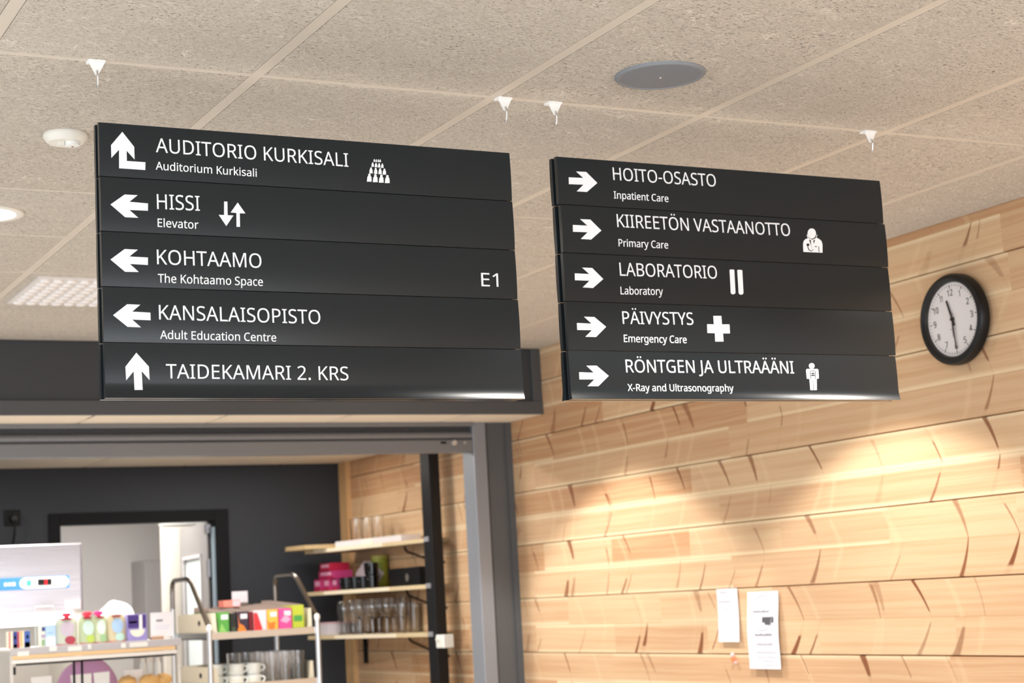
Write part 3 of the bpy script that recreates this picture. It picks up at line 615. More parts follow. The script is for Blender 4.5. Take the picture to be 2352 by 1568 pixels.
# leaf pivots at the right jamb and swings away into the back room
a0, a1 = Vector((3.292, YK + 0.13, 0)), Vector((3.372, YK + 0.97, 0))
d = (a1 - a0).normalized(); nrm = Vector((-d.y, d.x, 0)) * -1
def leaf(bm, s0, s1, z0, z1, t0, t1, bev=0.0):
    r = bmesh.ops.create_cube(bm, size=1.0)
    for v in r['verts']:
        s = s0 if v.co.x < 0 else s1
        t = t0 if v.co.y < 0 else t1
        v.co = a0 + d * s + nrm * t + Vector((0, 0, z0 if v.co.z < 0 else z1))
M_LEAF = mat('door_leaf_grey', '8E8987', 0.4)
bm = bmesh.new()
leaf(bm, 0.0, 0.20, 0.01, DZ - 0.012, 0, 0.04)
leaf(bm, 0.72, 0.844, 0.01, DZ - 0.012, 0, 0.04)
leaf(bm, 0.20, 0.72, 1.93, DZ - 0.012, 0, 0.04)
leaf(bm, 0.20, 0.72, 0.01, 0.35, 0, 0.04)
lf = finish('door_leaf', bm, M_LEAF, door)
bm = bmesh.new(); leaf(bm, 0.20, 0.72, 0.35, 1.93, 0.015, 0.025)
finish('pane', bm, mat('frosted_pane', 'F2FAF8', 0.4), lf)
bm = bmesh.new()
leaf(bm, 0.18, 0.20, 0.33, 1.95, -0.008, 0.0); leaf(bm, 0.72, 0.74, 0.33, 1.95, -0.008, 0.0)
leaf(bm, 0.18, 0.74, 1.93, 1.95, -0.008, 0.0)
finish('glazing_bead', bm, mat('bead_grey', 'C9C4C4', 0.4), lf)
bm = bmesh.new()
box(bm, 3.285, 3.318, YK + 0.095, YK + 0.14, 1.80, 1.91, 0.004)
finish('hinge', bm, M_STEEL, door)
bm = bmesh.new()
box(bm, 3.277, 3.312, YK + 0.08, YK + 0.135, DZ - 0.085, DZ - 0.025, 0.004)
finish('closer_bracket', bm, M_STEEL, door)

# room seen through the doorway
structure(finish('wall_backroom', B(1.0, 4.9, 12.55, 12.7, 0, 2.62), M_WALLW))
structure(finish('wall_backroom_left', B(1.0, 1.1, 10.37, 12.55, 0, 2.62), M_WALLW))
structure(finish('wall_backroom_right', B(4.6, 4.75, 10.37, 12.55, 0, 2.62), M_WALLW))
structure(finish('ceiling_backroom', B(1.0, 4.75, 10.37, 12.7, 2.62, 2.75), M_WALLW))
t = thing('tall_cupboard', 'tall cream cupboard standing behind the open kitchen door', 'cupboard', (3.42, 11.5, 0))
finish('body', B(3.285, 3.75, 11.32, 11.37, 0.0, 2.17, 0.004), mat('cream_laminate', 'F3EBDD', 0.45), t)
finish('plinth', B(3.305, 3.73, 11.312, 11.32, 0.0, 0.08), M_DARKGREY, t)
finish('top_board', B(3.278, 3.755, 11.31, 11.375, 2.17, 2.182, 0.003), M_WHITE, t)
t = thing('wall_cabinet', 'grey cabinet on the far wall seen through the doorway', 'cabinet', (3.6, 12.4, 1.0))
finish('body', B(3.41, 3.9, 12.2, 12.55, 0.9, 1.975, 0.006), mat('cabinet_grey', 'A8A3A1', 0.5), t)
finish('door', B(3.415, 3.895, 12.182, 12.2, 0.91, 1.965, 0.004), mat('cabinet_grey2', 'ABA6A4', 0.5), t)
finish('label_plate', B(3.53, 3.60, 12.176, 12.182, 1.80, 1.86), M_WHITE, t)

# ------------------------------------------------------------------ roller shutter of the hatch
YS = 7.93
t = thing('roller_shutter', 'grey roller shutter pulled up at the serving hatch under the bulkhead', 'shutter', (1.2, YS, KZ))
def bar(name, z0, z1, y0, y1, m, bev=0.004, x0=-1.55, x1=3.912, par=t):
    return finish(name, B(x0, x1, y0, y1, z0, z1, bev), m, par)
bar('housing', 2.448, KZ - 0.001, YS - 0.03, YS + 0.20, M_SHUT)
bar('recess', 2.425, 2.448, YS + 0.02, YS + 0.20, M_SHUTD, 0.0)
bm = bmesh.new()
pf = [(YS + 0.02, 2.428), (YS + 0.004, 2.422), (YS - 0.004, 2.408), (YS - 0.002, 2.394), (YS + 0.008, 2.388), (YS + 0.05, 2.388), (YS + 0.05, 2.428)]
prism(bm, pf, 'YZ', -1.55, 3.912)
finish('slat', bm, M_SHUT, t, smooth=True, edges=60)
bar('seal', 2.381, 2.390, YS + 0.006, YS + 0.05, M_SHUTD, 0.0)
bb = bar('bottom_bar', 2.317, 2.381, YS - 0.004, YS + 0.05, M_SHUT)
lk = finish('lock', B(3.735, 3.765, YS - 0.007, YS - 0.003, 2.362, 2.373, 0.001), M_BLACKM, bb)
bm = bmesh.new()
lathe(bm, [(0, -0.012), (0.012, -0.012), (0.015, -0.004), (0.015, 0.0)], (3.808, YS - 0.003, 2.366), 20, 'Y')
finish('lock_cylinder', bm, mat('lock_nickel', 'D5D3D0', 0.3, metal=0.6), bb, smooth=True)
bm = bmesh.new()
lathe(bm, [(0, -0.006), (0.005, -0.006), (0.006, 0.0)], (3.868, YS - 0.003, 2.366), 12, 'Y')
finish('rivet', bm, mat('lock_nickel'), bb, smooth=True)
bm = bmesh.new()
box(bm, 3.912, 3.986, YS - 0.01, YS + 0.12, 0, KZ - 0.001, 0.004)
finish('guide_rail', bm, M_GUIDE, t)
bm = bmesh.new()
prism(bm, [(3.986, YS + 0.12), (3.986, YS + 0.03), (3.998, YS + 0.03), (3.998, YS + 0.006), (4.092, YS + 0.006), (4.096, YS + 0.012), (4.105, YS + 0.012), (4.108, YS + 0.004), (XW + 0.006, YS + 0.004), (XW + 0.006, YS + 0.12)], 'XY', 0, KZ - 0.001)
finish('side_post', bm, M_POSTD, t)
# the shelf post stands inside the hatch
t = thing('support_post', 'slim black post inside the hatch carrying a white key switch', 'post', (4.015, 8.66, 0))
finish('shaft', B(3.984, 4.046, 8.62, 8.735, 0, KZ - 0.002, 0.003), mat('black_post', '0F1013', 0.45, spec=0.35), t)
for z in (1.918, 1.668, 1.410):
    finish('clip', B(3.980, 3.985, 8.665, 8.725, z - 0.012, z + 0.014), mat('clip_grey', '8C8C90', 0.4), t)
t = thing('key_switch', 'small white key switch box mounted on the black post', 'switch', (4.0, 8.57, 1.38))
sw = finish('housing', B(3.977, 4.035, 8.52, 8.6204, 1.338, 1.407, 0.004), M_WHITE, t)
bm = bmesh.new()
lathe(bm, [(0, -0.014), (0.008, -0.014), (0.010, -0.004), (0.010, 0)], (3.977, 8.588, 1.383), 14, 'X')
finish('knob', bm, M_OFFW, t, smooth=True)
finish('cover_plate', B(3.973, 3.978, 8.54, 8.57, 1.349, 1.394, 0.001), M_OFFW, t)

# ------------------------------------------------------------------ things on the hall ceiling
zc = H - 0.0035
t = thing('ceiling_speaker', 'round grey loudspeaker flush in the ceiling above the right-hand sign', 'speaker', (2.215, 3.384, zc))
bm = bmesh.new()
lathe(bm, [(0.108, 0.0), (0.108, -0.003), (0.104, -0.0065), (0.098, -0.007), (0.096, -0.0055)], (2.215, 3.384, zc), 64)
finish('rim', bm, mat('speaker_rim', '858A90', 0.45), t, smooth=True)
bm = bmesh.new()
lathe(bm, [(0.0, -0.0075), (0.06, -0.007), (0.0965, -0.0056), (0.0965, 0.0)], (2.215, 3.384, zc), 64)
finish('grille', bm, M_SPK, t, smooth=True)
bm = bmesh.new()
lathe(bm, [(0.0, -0.0095), (0.0025, -0.0095), (0.004, -0.0072)], (2.215, 3.384, zc), 12)
finish('screw', bm, M_CHROME, t, smooth=True)

t = thing('smoke_detector', 'white smoke detector with a small sensor cup on the ceiling', 'smoke detector', (1.025, 4.30, zc))
c = (1.020, 4.272, zc)
bm = bmesh.new()
lathe(bm, [(0.0525, 0.0), (0.0545, -0.004), (0.0540, -0.011), (0.048, -0.019), (0.043, -0.0235), (0.0, -0.0245)], c, 48)
finish('base', bm, M_OFFW, t, smooth=True)
c = (1.034, 4.258, zc)
bm = bmesh.new()
lathe(bm, [(0.0185, -0.024), (0.0185, -0.033), (0.015, -0.035), (0.0, -0.035)], c, 24)
finish('sensor_cup', bm, M_WHITE, t, smooth=True)
bm = bmesh.new()
box(bm, 1.000, 1.014, 4.255, 4.27, zc - 0.034, zc - 0.023, 0.002)
finish('fin', bm, M_OFFW, t)
bm = bmesh.new()
lathe(bm, [(0.0, -0.037), (0.003, -0.036), (0.003, -0.034)], (1.034, 4.258, zc), 8)
finish('indicator', bm, mat('indicator_red', '8A3A34', 0.4), t, smooth=True)

def downlight(x, y, label):
    t = thing('downlight', label, 'downlight', (x, y, zc), group='ceiling downlights')
    bm = bmesh.new()
    lathe(bm, [(0.105, 0.0), (0.105, -0.004), (0.098, -0.008), (0.082, -0.006), (0.078, 0.004)], (x, y, zc), 48)
    finish('ring', bm, M_OFFW, t, smooth=True)
    bm = bmesh.new()
    lathe(bm, [(0.0, -0.001), (0.079, -0.001)], (x, y, zc), 48)
    finish('diffuser', bm, mat('lamp_diffuser', 'FFFFFF', 0.5, emit=(1.0, 0.96, 0.9), estr=30.0), t)
downlight(1.005, 5.19, 'lit round downlight at the left edge beside the smoke detector tile')
downlight(3.38, 4.93, 'lit round downlight hidden behind the right-hand hanging sign')
downlight(3.38, 6.81, 'lit round downlight hidden behind the left-hand hanging sign')

# perforated air diffuser plate
t = thing('air_diffuser', 'square white ceiling air diffuser with rows of nozzle pockets', 'air diffuser', (1.65, 6.45, zc))
x0, x1, y0, y1 = 1.36, 1.90, 6.135, 6.675
finish('plate', B(x0, x1, y0, y1, zc - 0.006, zc + 0.004, 0.002), mat('diffuser_white', 'DED8D4', 0.45), t)
bm = bmesh.new()
for i in range(11):
    for j in range(8):
        cx, cy = x0 + 0.034 + i * 0.0472, y0 + 0.045 + j * 0.0645
        lathe(bm, [(0.0185, -0.006), (0.019, -0.011), (0.014, -0.015), (0.0, -0.015)], (cx, cy, zc), 10)
finish('nozzle_field', bm, mat('nozzle_white', 'F4F0EE', 0.4), t, smooth=True)

# ------------------------------------------------------------------ ceiling clips and hanging signs
M_CLIP = mat('clip_white', 'F2F2F0', 0.45)
def clip(x, label):
    t = thing('ceiling_clip', label, 'ceiling clip', (x, GY, H), group='clips along the ceiling bar')
    y = GY
    bm = bmesh.new()
    box(bm, x - 0.0185, x + 0.0185, y - 0.014, y + 0.014, H - 0.008, H - 0.0015, 0.001)
    prism(bm, [(x - 0.0185, H - 0.006), (x + 0.0185, H - 0.006), (x + 0.003, H - 0.036), (x - 0.003, H - 0.036)], 'XZ', y - 0.009, y - 0.005)
    finish('plate', bm, M_CLIP, t)
    bm = bmesh.new()
    pts = rounded([(x, y + 0.004, H - 0.027), (x, y - 0.012, H - 0.027), (x, y - 0.014, H - 0.036), (x + 0.001, y - 0.010, H - 0.060), (x + 0.002, y - 0.002, H - 0.064), (x + 0.002, y + 0.004, H - 0.056)], 0.006)
    tube(bm, pts, 0.0016, 8)
    finish('hook', bm, M_CHROME, t, smooth=True)
SIGN = {"L":[{"t":[["AUDITORIO KURKISALI",[1.0658,2.594],[1.5168,2.5902],0.0319],["Auditorium Kurkisali",[1.0648,2.5552],[1.2949,2.5534],0.0176]],"a":[[0.9929,2.6343],[1.018,2.6023],[1.0182,2.5744],[1.0011,2.5926],[1.0012,2.57],[1.0419,2.5698],[1.0414,2.5526],[0.9841,2.5529],[0.9846,2.5937],[0.9676,2.5744],[0.9674,2.6027]],"p":[[[1.5713,2.5747],[1.5706,2.5729],[1.5689,2.5717],[1.5669,2.5715],[1.5653,2.5725],[1.5648,2.5743],[1.5655,2.5762],[1.5671,2.5774],[1.5691,2.5775],[1.5707,2.5765]],[[1.5653,2.572],[1.5705,2.5724],[1.5728,2.5702],[1.5733,2.559],[1.5613,2.5582],[1.5628,2.5696]],[[1.5863,2.5745],[1.5856,2.5726],[1.5839,2.5714],[1.5819,2.5713],[1.5803,2.5723],[1.5798,2.5741],[1.5805,2.5759],[1.5821,2.5771],[1.5842,2.5773],[1.5857,2.5762]],[[1.5802,2.5718],[1.5856,2.5721],[1.5879,2.57],[1.5883,2.5587],[1.5762,2.558],[1.5777,2.5694]],[[1.6013,2.5742],[1.6006,2.5724],[1.5989,2.5711],[1.5969,2.571],[1.5953,2.572],[1.5948,2.5738],[1.5955,2.5757],[1.5972,2.5769],[1.5992,2.577],[1.6008,2.576]],[[1.5953,2.5715],[1.6006,2.5719],[1.6029,2.5697],[1.6033,2.5584],[1.5913,2.5577],[1.5928,2.5691]],[[1.6165,2.5742],[1.6157,2.5724],[1.614,2.5711],[1.612,2.571],[1.6104,2.572],[1.6099,2.5738],[1.6106,2.5757],[1.6123,2.5769],[1.6143,2.577],[1.6159,2.576]],[[1.6104,2.5715],[1.6157,2.5718],[1.6181,2.5697],[1.6185,2.5584],[1.6063,2.5576],[1.6079,2.5691]],[[1.5751,2.5906],[1.5746,2.5893],[1.5734,2.5884],[1.5719,2.5883],[1.5708,2.589],[1.5704,2.5903],[1.5709,2.5916],[1.5721,2.5925],[1.5736,2.5925],[1.5747,2.5918]],[[1.5708,2.5887],[1.5746,2.5889],[1.5762,2.5873],[1.5765,2.5786],[1.5679,2.5781],[1.569,2.5868]],[[1.5868,2.5904],[1.5863,2.5891],[1.5851,2.5882],[1.5837,2.5881],[1.5826,2.5888],[1.5822,2.5901],[1.5827,2.5914],[1.5839,2.5923],[1.5853,2.5924],[1.5864,2.5916]],[[1.5826,2.5885],[1.5863,2.5887],[1.5879,2.5871],[1.5882,2.5784],[1.5797,2.5778],[1.5808,2.5866]],[[1.5979,2.5901],[1.5974,2.5888],[1.5962,2.5879],[1.5947,2.5879],[1.5936,2.5886],[1.5932,2.5898],[1.5937,2.5912],[1.5949,2.592],[1.5964,2.5921],[1.5975,2.5914]],[[1.5936,2.5882],[1.5974,2.5885],[1.599,2.5869],[1.5993,2.5781],[1.5907,2.5776],[1.5918,2.5864]],[[1.6087,2.5899],[1.6082,2.5886],[1.607,2.5877],[1.6055,2.5876],[1.6044,2.5883],[1.604,2.5896],[1.6046,2.5909],[1.6057,2.5918],[1.6072,2.5919],[1.6083,2.5911]],[[1.6044,2.588],[1.6082,2.5882],[1.6098,2.5866],[1.6101,2.5779],[1.6015,2.5773],[1.6026,2.5861]],[[1.5793,2.6033],[1.5789,2.6023],[1.5781,2.6017],[1.577,2.6016],[1.5762,2.6022],[1.5759,2.6031],[1.5763,2.604],[1.5772,2.6047],[1.5782,2.6048],[1.579,2.6042]],[[1.5762,2.6019],[1.5789,2.6021],[1.5801,2.6009],[1.5803,2.5945],[1.574,2.5941],[1.5749,2.6006]],[[1.5876,2.6029],[1.5872,2.6019],[1.5863,2.6013],[1.5853,2.6012],[1.5844,2.6017],[1.5842,2.6027],[1.5845,2.6036],[1.5854,2.6043],[1.5865,2.6043],[1.5873,2.6038]],[[1.5844,2.6015],[1.5872,2.6017],[1.5884,2.6005],[1.5886,2.5941],[1.5823,2.5937],[1.5831,2.6001]],[[1.5953,2.6027],[1.595,2.6017],[1.5941,2.6011],[1.593,2.601],[1.5922,2.6015],[1.5919,2.6025],[1.5923,2.6034],[1.5932,2.6041],[1.5942,2.6041],[1.5951,2.6036]],[[1.5922,2.6013],[1.595,2.6015],[1.5962,2.6003],[1.5964,2.5939],[1.5901,2.5935],[1.5909,2.5999]],[[1.6034,2.6023],[1.603,2.6013],[1.6021,2.6007],[1.6011,2.6006],[1.6002,2.6011],[1.6,2.602],[1.6003,2.603],[1.6012,2.6037],[1.6023,2.6037],[1.6031,2.6032]],[[1.6002,2.6008],[1.603,2.601],[1.6042,2.5999],[1.6044,2.5935],[1.5981,2.593],[1.5989,2.5995]],[[1.5831,2.6123],[1.5828,2.6117],[1.5823,2.6113],[1.5817,2.6113],[1.5812,2.6116],[1.581,2.6121],[1.5812,2.6127],[1.5818,2.6131],[1.5824,2.6132],[1.5829,2.6128]],[[1.5812,2.6114],[1.5828,2.6115],[1.5836,2.6108],[1.5837,2.6069],[1.5799,2.6066],[1.5804,2.6106]],[[1.5881,2.6121],[1.5879,2.6116],[1.5873,2.6112],[1.5867,2.6111],[1.5862,2.6114],[1.586,2.612],[1.5863,2.6126],[1.5868,2.613],[1.5874,2.613],[1.5879,2.6127]],[[1.5862,2.6113],[1.5878,2.6114],[1.5886,2.6107],[1.5887,2.6067],[1.5849,2.6065],[1.5854,2.6105]],[[1.5934,2.6123],[1.5931,2.6117],[1.5926,2.6113],[1.592,2.6112],[1.5915,2.6116],[1.5913,2.6121],[1.5915,2.6127],[1.5921,2.6131],[1.5927,2.6131],[1.5932,2.6128]],[[1.5915,2.6114],[1.5931,2.6115],[1.5939,2.6108],[1.594,2.6068],[1.5902,2.6066],[1.5907,2.6106]],[[1.5979,2.6123],[1.5977,2.6117],[1.5971,2.6113],[1.5965,2.6113],[1.596,2.6116],[1.5958,2.6122],[1.5961,2.6128],[1.5966,2.6131],[1.5972,2.6132],[1.5977,2.6129]],[[1.596,2.6115],[1.5977,2.6116],[1.5984,2.6109],[1.5985,2.6069],[1.5947,2.6066],[1.5952,2.6106]]]},{"t":[["HISSI",[1.0651,2.4673],[1.1609,2.4683],0.0333],["Elevator",[1.0658,2.4281],[1.1567,2.4278],0.0182]],"a":[[0.9632,2.4717],[0.9945,2.4954],[1.0231,2.4955],[1.0046,2.4799],[1.0451,2.4784],[1.0447,2.4622],[1.0041,2.4618],[1.0234,2.4456],[0.9946,2.4455]],"p":[[[1.2168,2.4923],[1.2244,2.4923],[1.2239,2.4617],[1.2372,2.4617],[1.2203,2.4371],[1.2035,2.4615],[1.2158,2.4617]],[[1.2481,2.4917],[1.2652,2.4677],[1.252,2.4674],[1.2518,2.4368],[1.2438,2.4367],[1.2443,2.4677],[1.231,2.4682]]]},{"t":[["KOHTAAMO",[1.0619,2.3452],[1.2986,2.3457],0.0324],["The Kohtaamo Space",[1.0632,2.3055],[1.3005,2.3055],0.0186],["E1",[1.8429,2.3223],[1.8877,2.3224],0.0321]],"a":[[0.9605,2.3515],[0.9917,2.3757],[1.0206,2.3754],[1.0017,2.3597],[1.042,2.3591],[1.0416,2.3427],[1.0024,2.3434],[1.0215,2.3266],[0.9918,2.326]]},{"t":[["KANSALAISOPISTO",[1.0631,2.2245],[1.4329,2.2225],0.0318],["Adult Education Centre",[1.0648,2.1827],[1.327,2.1812],0.0179]],"a":[[0.9634,2.2314],[0.9945,2.2559],[1.023,2.2554],[1.0049,2.24],[1.0444,2.2388],[1.0444,2.2221],[1.0045,2.2227],[1.0233,2.2064],[0.9942,2.2069]]},{"t":[["TAIDEKAMARI 2. KRS",[1.0752,2.0969],[1.4949,2.0956],0.0311]],"a":[[1.0118,2.1516],[1.0381,2.1218],[1.0389,2.0927],[1.0221,2.1119],[1.0232,2.0716],[1.0055,2.0715],[1.0048,2.1113],[0.9884,2.0919],[0.9874,2.1212]]}],"R":[{"t":[["HOITO-OSASTO",[2.2249,2.6026],[2.5313,2.6037],0.0326],["Inpatient Care",[2.2237,2.556],[2.3834,2.5554],0.0181]],"a":[[2.0975,2.6016],[2.1385,2.6024],[2.1195,2.6176],[2.1481,2.6184],[2.1779,2.5921],[2.1468,2.5676],[2.1177,2.5676],[2.1379,2.5854],[2.0969,2.5843]]},{"t":[["KIIREETÖN VASTAANOTTO",[2.2277,2.4835],[2.7538,2.4846],0.0331],["Primary Care",[2.2284,2.435],[2.3731,2.4354],0.0183]],"a":[[2.1009,2.4826],[2.1417,2.4828],[2.1228,2.4982],[2.1513,2.4986],[2.181,2.4722],[2.1501,2.4482],[2.121,2.4486],[2.1411,2.466],[2.1003,2.4654]],"p":[[[2.8378,2.4954],[2.8367,2.4911],[2.8343,2.487],[2.831,2.4838],[2.827,2.4816],[2.8227,2.4808],[2.8185,2.4813],[2.8148,2.4831],[2.8121,2.486],[2.8106,2.4899],[2.8103,2.4942],[2.8114,2.4985],[2.8137,2.5025],[2.8171,2.5058],[2.8211,2.508],[2.8254,2.5088],[2.8296,2.5084],[2.8332,2.5065],[2.836,2.5036],[2.8375,2.4997]],[[2.7922,2.4441],[2.7925,2.4644],[2.7953,2.4731],[2.8017,2.4787],[2.8117,2.4821],[2.8209,2.4528],[2.8364,2.4846],[2.8465,2.481],[2.8535,2.4757],[2.8559,2.4672],[2.8543,2.4445]],[[2.8188,2.4749],[2.8266,2.475],[2.8275,2.4633],[2.8216,2.4536],[2.819,2.4629]],[[2.8085,2.4919],[2.8124,2.4819],[2.8243,2.4779],[2.8359,2.483],[2.8408,2.4934],[2.8416,2.4908],[2.8363,2.4803],[2.824,2.4746],[2.8108,2.4792],[2.8072,2.4892]]],"d":[[[2.8122,2.4637],[2.8114,2.4618],[2.8096,2.4603],[2.8073,2.4597],[2.8051,2.4601],[2.8035,2.4614],[2.8031,2.4633],[2.8039,2.4652],[2.8057,2.4666],[2.808,2.4672],[2.8102,2.4668],[2.8118,2.4655]],[[2.8056,2.4591],[2.8076,2.4592],[2.8109,2.4505],[2.8172,2.4478],[2.8241,2.4524],[2.825,2.4516],[2.8173,2.4462],[2.8092,2.4491]],[[2.8298,2.4607],[2.8363,2.4607],[2.8361,2.4588],[2.8296,2.4588]],[[2.8422,2.4607],[2.8435,2.4607],[2.843,2.4457],[2.8417,2.4456]]]},{"t":[["LABORATORIO",[2.2264,2.3608],[2.5143,2.3631],0.0332],["Laboratory",[2.2253,2.3144],[2.3482,2.3161],0.0189]],"a":[[2.098,2.3622],[2.1386,2.3619],[2.1197,2.3774],[2.1482,2.3774],[2.1777,2.3508],[2.1469,2.3274],[2.118,2.3282],[2.138,2.3452],[2.0974,2.3451]],"p":[[[2.5542,2.387],[2.5558,2.3887],[2.5669,2.3888],[2.5687,2.3873],[2.5669,2.3291],[2.5648,2.3259],[2.56,2.3242],[2.5552,2.3248],[2.5524,2.3281]],[[2.5779,2.3871],[2.5799,2.3888],[2.5917,2.3887],[2.5934,2.3872],[2.5916,2.3288],[2.5895,2.3256],[2.5841,2.3239],[2.5798,2.3248],[2.5767,2.3278]]]},{"t":[["PÄIVYSTYS",[2.2255,2.2406],[2.4324,2.2426],0.0316],["Emergency Care",[2.2259,2.1956],[2.4086,2.1958],0.0182]],"a":[[2.0957,2.2399],[2.1367,2.2391],[2.1166,2.2559],[2.1458,2.2558],[2.1771,2.2321],[2.1471,2.2065],[2.1171,2.2065],[2.1367,2.2231],[2.0954,2.2227]],"p":[[[2.4941,2.267],[2.5184,2.2676],[2.5181,2.2457],[2.541,2.2462],[2.5405,2.2231],[2.5191,2.2227],[2.5195,2.2019],[2.4945,2.2015],[2.4948,2.2227],[2.4722,2.2228],[2.4732,2.2452],[2.4937,2.2452]]]},{"t":[["RÖNTGEN JA ULTRAÄÄNI",[2.2261,2.1203],[2.7312,2.1223],0.0319],["X-Ray and Ultrasonography",[2.2275,2.0745],[2.5388,2.0746],0.0173]],"a":[[2.0935,2.1196],[2.1347,2.1188],[2.1149,2.1357],[2.1437,2.136],[2.1757,2.1113],[2.1449,2.0859],[2.1148,2.0857],[2.1349,2.1024],[2.0932,2.1021]],"p":[[[2.7986,2.1426],[2.798,2.1403],[2.7965,2.1383],[2.7943,2.1366],[2.7917,2.1356],[2.7889,2.1352],[2.7862,2.1355],[2.7838,2.1365],[2.7819,2.1381],[2.7809,2.1402],[2.7807,2.1424],[2.7813,2.1447],[2.7828,2.1468],[2.7849,2.1484],[2.7875,2.1495],[2.7904,2.1499],[2.7931,2.1496],[2.7955,2.1485],[2.7973,2.1469],[2.7984,2.1449]],[[2.7703,2.1319],[2.7738,2.1345],[2.8069,2.1348],[2.8095,2.1322],[2.8089,2.1099],[2.8017,2.1086],[2.7995,2.0795],[2.7902,2.079],[2.7912,2.1056],[2.7889,2.1056],[2.7876,2.0789],[2.779,2.0794],[2.7786,2.1084],[2.7704,2.1089]]],"d":[[[2.7817,2.1273],[2.7852,2.1302],[2.7961,2.1303],[2.7991,2.1274],[2.7989,2.1258],[2.796,2.1287],[2.7851,2.1286],[2.7816,2.1257]],[[2.7817,2.1273],[2.7833,2.1273],[2.7831,2.1082],[2.7815,2.1082]],[[2.7975,2.1274],[2.7991,2.1274],[2.7978,2.1078],[2.7962,2.1078]],[[2.7846,2.1234],[2.7961,2.1235],[2.7959,2.1214],[2.7844,2.1213]],[[2.7844,2.1186],[2.796,2.1187],[2.7957,2.1161],[2.7842,2.116]],[[2.7896,2.126],[2.7916,2.126],[2.7912,2.1156],[2.7892,2.1155]]]}]}
YF = 3.645
PW = 0.120
def bow(dz):                       # panels bulge slightly forward between their edges
    return 0.0022 * (1 - (2 * dz / PW) ** 2)
def hanging_sign(key, x0, x1, label, wires, shifts):
    t = thing('hanging_sign', label, 'sign', ((x0 + x1) / 2, YF + 0.016, 2.053), group='hanging direction signs')
    top = 2.653
    for i, data in enumerate(SIGN[key]):
        sx = shifts[i]
        zt, zb = top - PW * i - 0.0006, top - PW * (i + 1) + 0.0011
        zm = top - PW * (i + .5)
        N = 10
        zs = [zb + (zt - zb) * k / N for k in range(N + 1)]
        lip = 0.0075 if i == 4 else 0.0            # outward lip added to the lowest profile to catch a highlight
        if lip:
            zs = [zb + 0.034 * k / 16 for k in range(16)] + [z for z in zs if z > zb + 0.0335]
        flare = lambda z, zb=zb, lip=lip: lip * max(0.0, 1 - (z - zb) / 0.034) ** 2
        bm = bmesh.new()
        for (xa, xb, yo, sgn) in ((x0 + sx, x1 + sx, YF, 1), (x0 + sx * 0.4 - 0.002, x1 + sx - 0.003, YF + 0.033, -1)):
            poly = [(yo - sgn * (bow(z - zm) + flare(z)), z) for z in zs] + [(yo + sgn * 0.0115, zt), (yo + sgn * 0.0115, zb)]
            prism(bm, poly, 'YZ', xa, xb)
        # spacer core between the two faces
        box(bm, x0 + 0.02, x1 - 0.02, YF + 0.0115, YF + 0.0215, zb + 0.004, zt - 0.004)
        p = finish('panel', bm, [M_PANEL], t, smooth=True, edges=25)
        fx = lambda u, v, w, zm=zm, flare=flare: Vector((u, YF - bow(v - zm) - flare(v) - 0.0006 - w, v))
        for s, a, b, cap in data['t']:
            big = cap > 0.025
            poly_mesh('lettering', text_contours(s, a[0], a[1], b[0], b[1], cap), M_LETTER, p, fx, offset=0.0 if big else 0.00015)
        poly_mesh('arrow', [data['a']], M_LETTER, p, fx)
        if 'p' in data:
            pg = data['p']
            for q in pg:
                pass
            poly_group(pg, p, fx, M_LETTER, 'pictogram')
        if 'd' in data:
            fx2 = lambda u, v, w, zm=zm: Vector((u, YF - bow(v - zm) - 0.0016 - w, v))
            poly_group(data['d'], p, fx2, M_PANEL, 'pictogram_detail')
    for (xa, xb) in wires:
        bm = bmesh.new()
        tube(bm, [(xa, GY - 0.004, H - 0.064), (xb, YF + 0.0165, top - 0.006)], 0.00035, 6)
        finish('hanging_wire', bm, mat('steel_wire', 'E0DCD6', 0.35, metal=0.7), t)
    return t
def poly_group(polys, parent, fx, m, name):
    """separate filled outlines as one flat marking"""
    bm = bmesh.new()
    for q in polys:
        fr = [bm.verts.new(fx(u, v, 0.0004)) for u, v in q]
        bk = [bm.verts.new(fx(u, v, -0.0004)) for u, v in q]
        n = len(q)
        f1 = bm.faces.new(fr); bm.faces.new(bk)
        for i in range(n):
            bm.faces.new((fr[i], fr[(i + 1) % n], bk[(i + 1) % n], bk[i]))
    bm.normal_update()
    bmesh.ops.triangulate(bm, faces=[f for f in bm.faces if len(f.verts) > 4], ngon_method='EAR_CLIP')
    return finish(name, bm, m, parent)
hanging_sign('L', 0.942, 1.938, 'dark grey sign listing AUDITORIO KURKISALI first, arrows pointing left and up', [(0.946, 0.955), (1.944, 1.925)], [0, 0.0005, 0.0, 0.001, 0.0015])
hanging_sign('R', 2.068, 3.070, 'black sign listing HOITO-OSASTO first, every arrow pointing right', [(2.083, 2.09), (3.067, 3.055)], [-0.001, 0.003, 0.001, 0.002, 0.0])
clip(0.946, 'white triangular ceiling clip over the left end of the AUDITORIO sign')
clip(1.944, 'white triangular ceiling clip over the right end of the AUDITORIO sign')
clip(2.083, 'white triangular ceiling clip over the left end of the HOITO-OSASTO sign')
clip(3.067, 'white triangular ceiling clip over the right end of the HOITO-OSASTO sign')

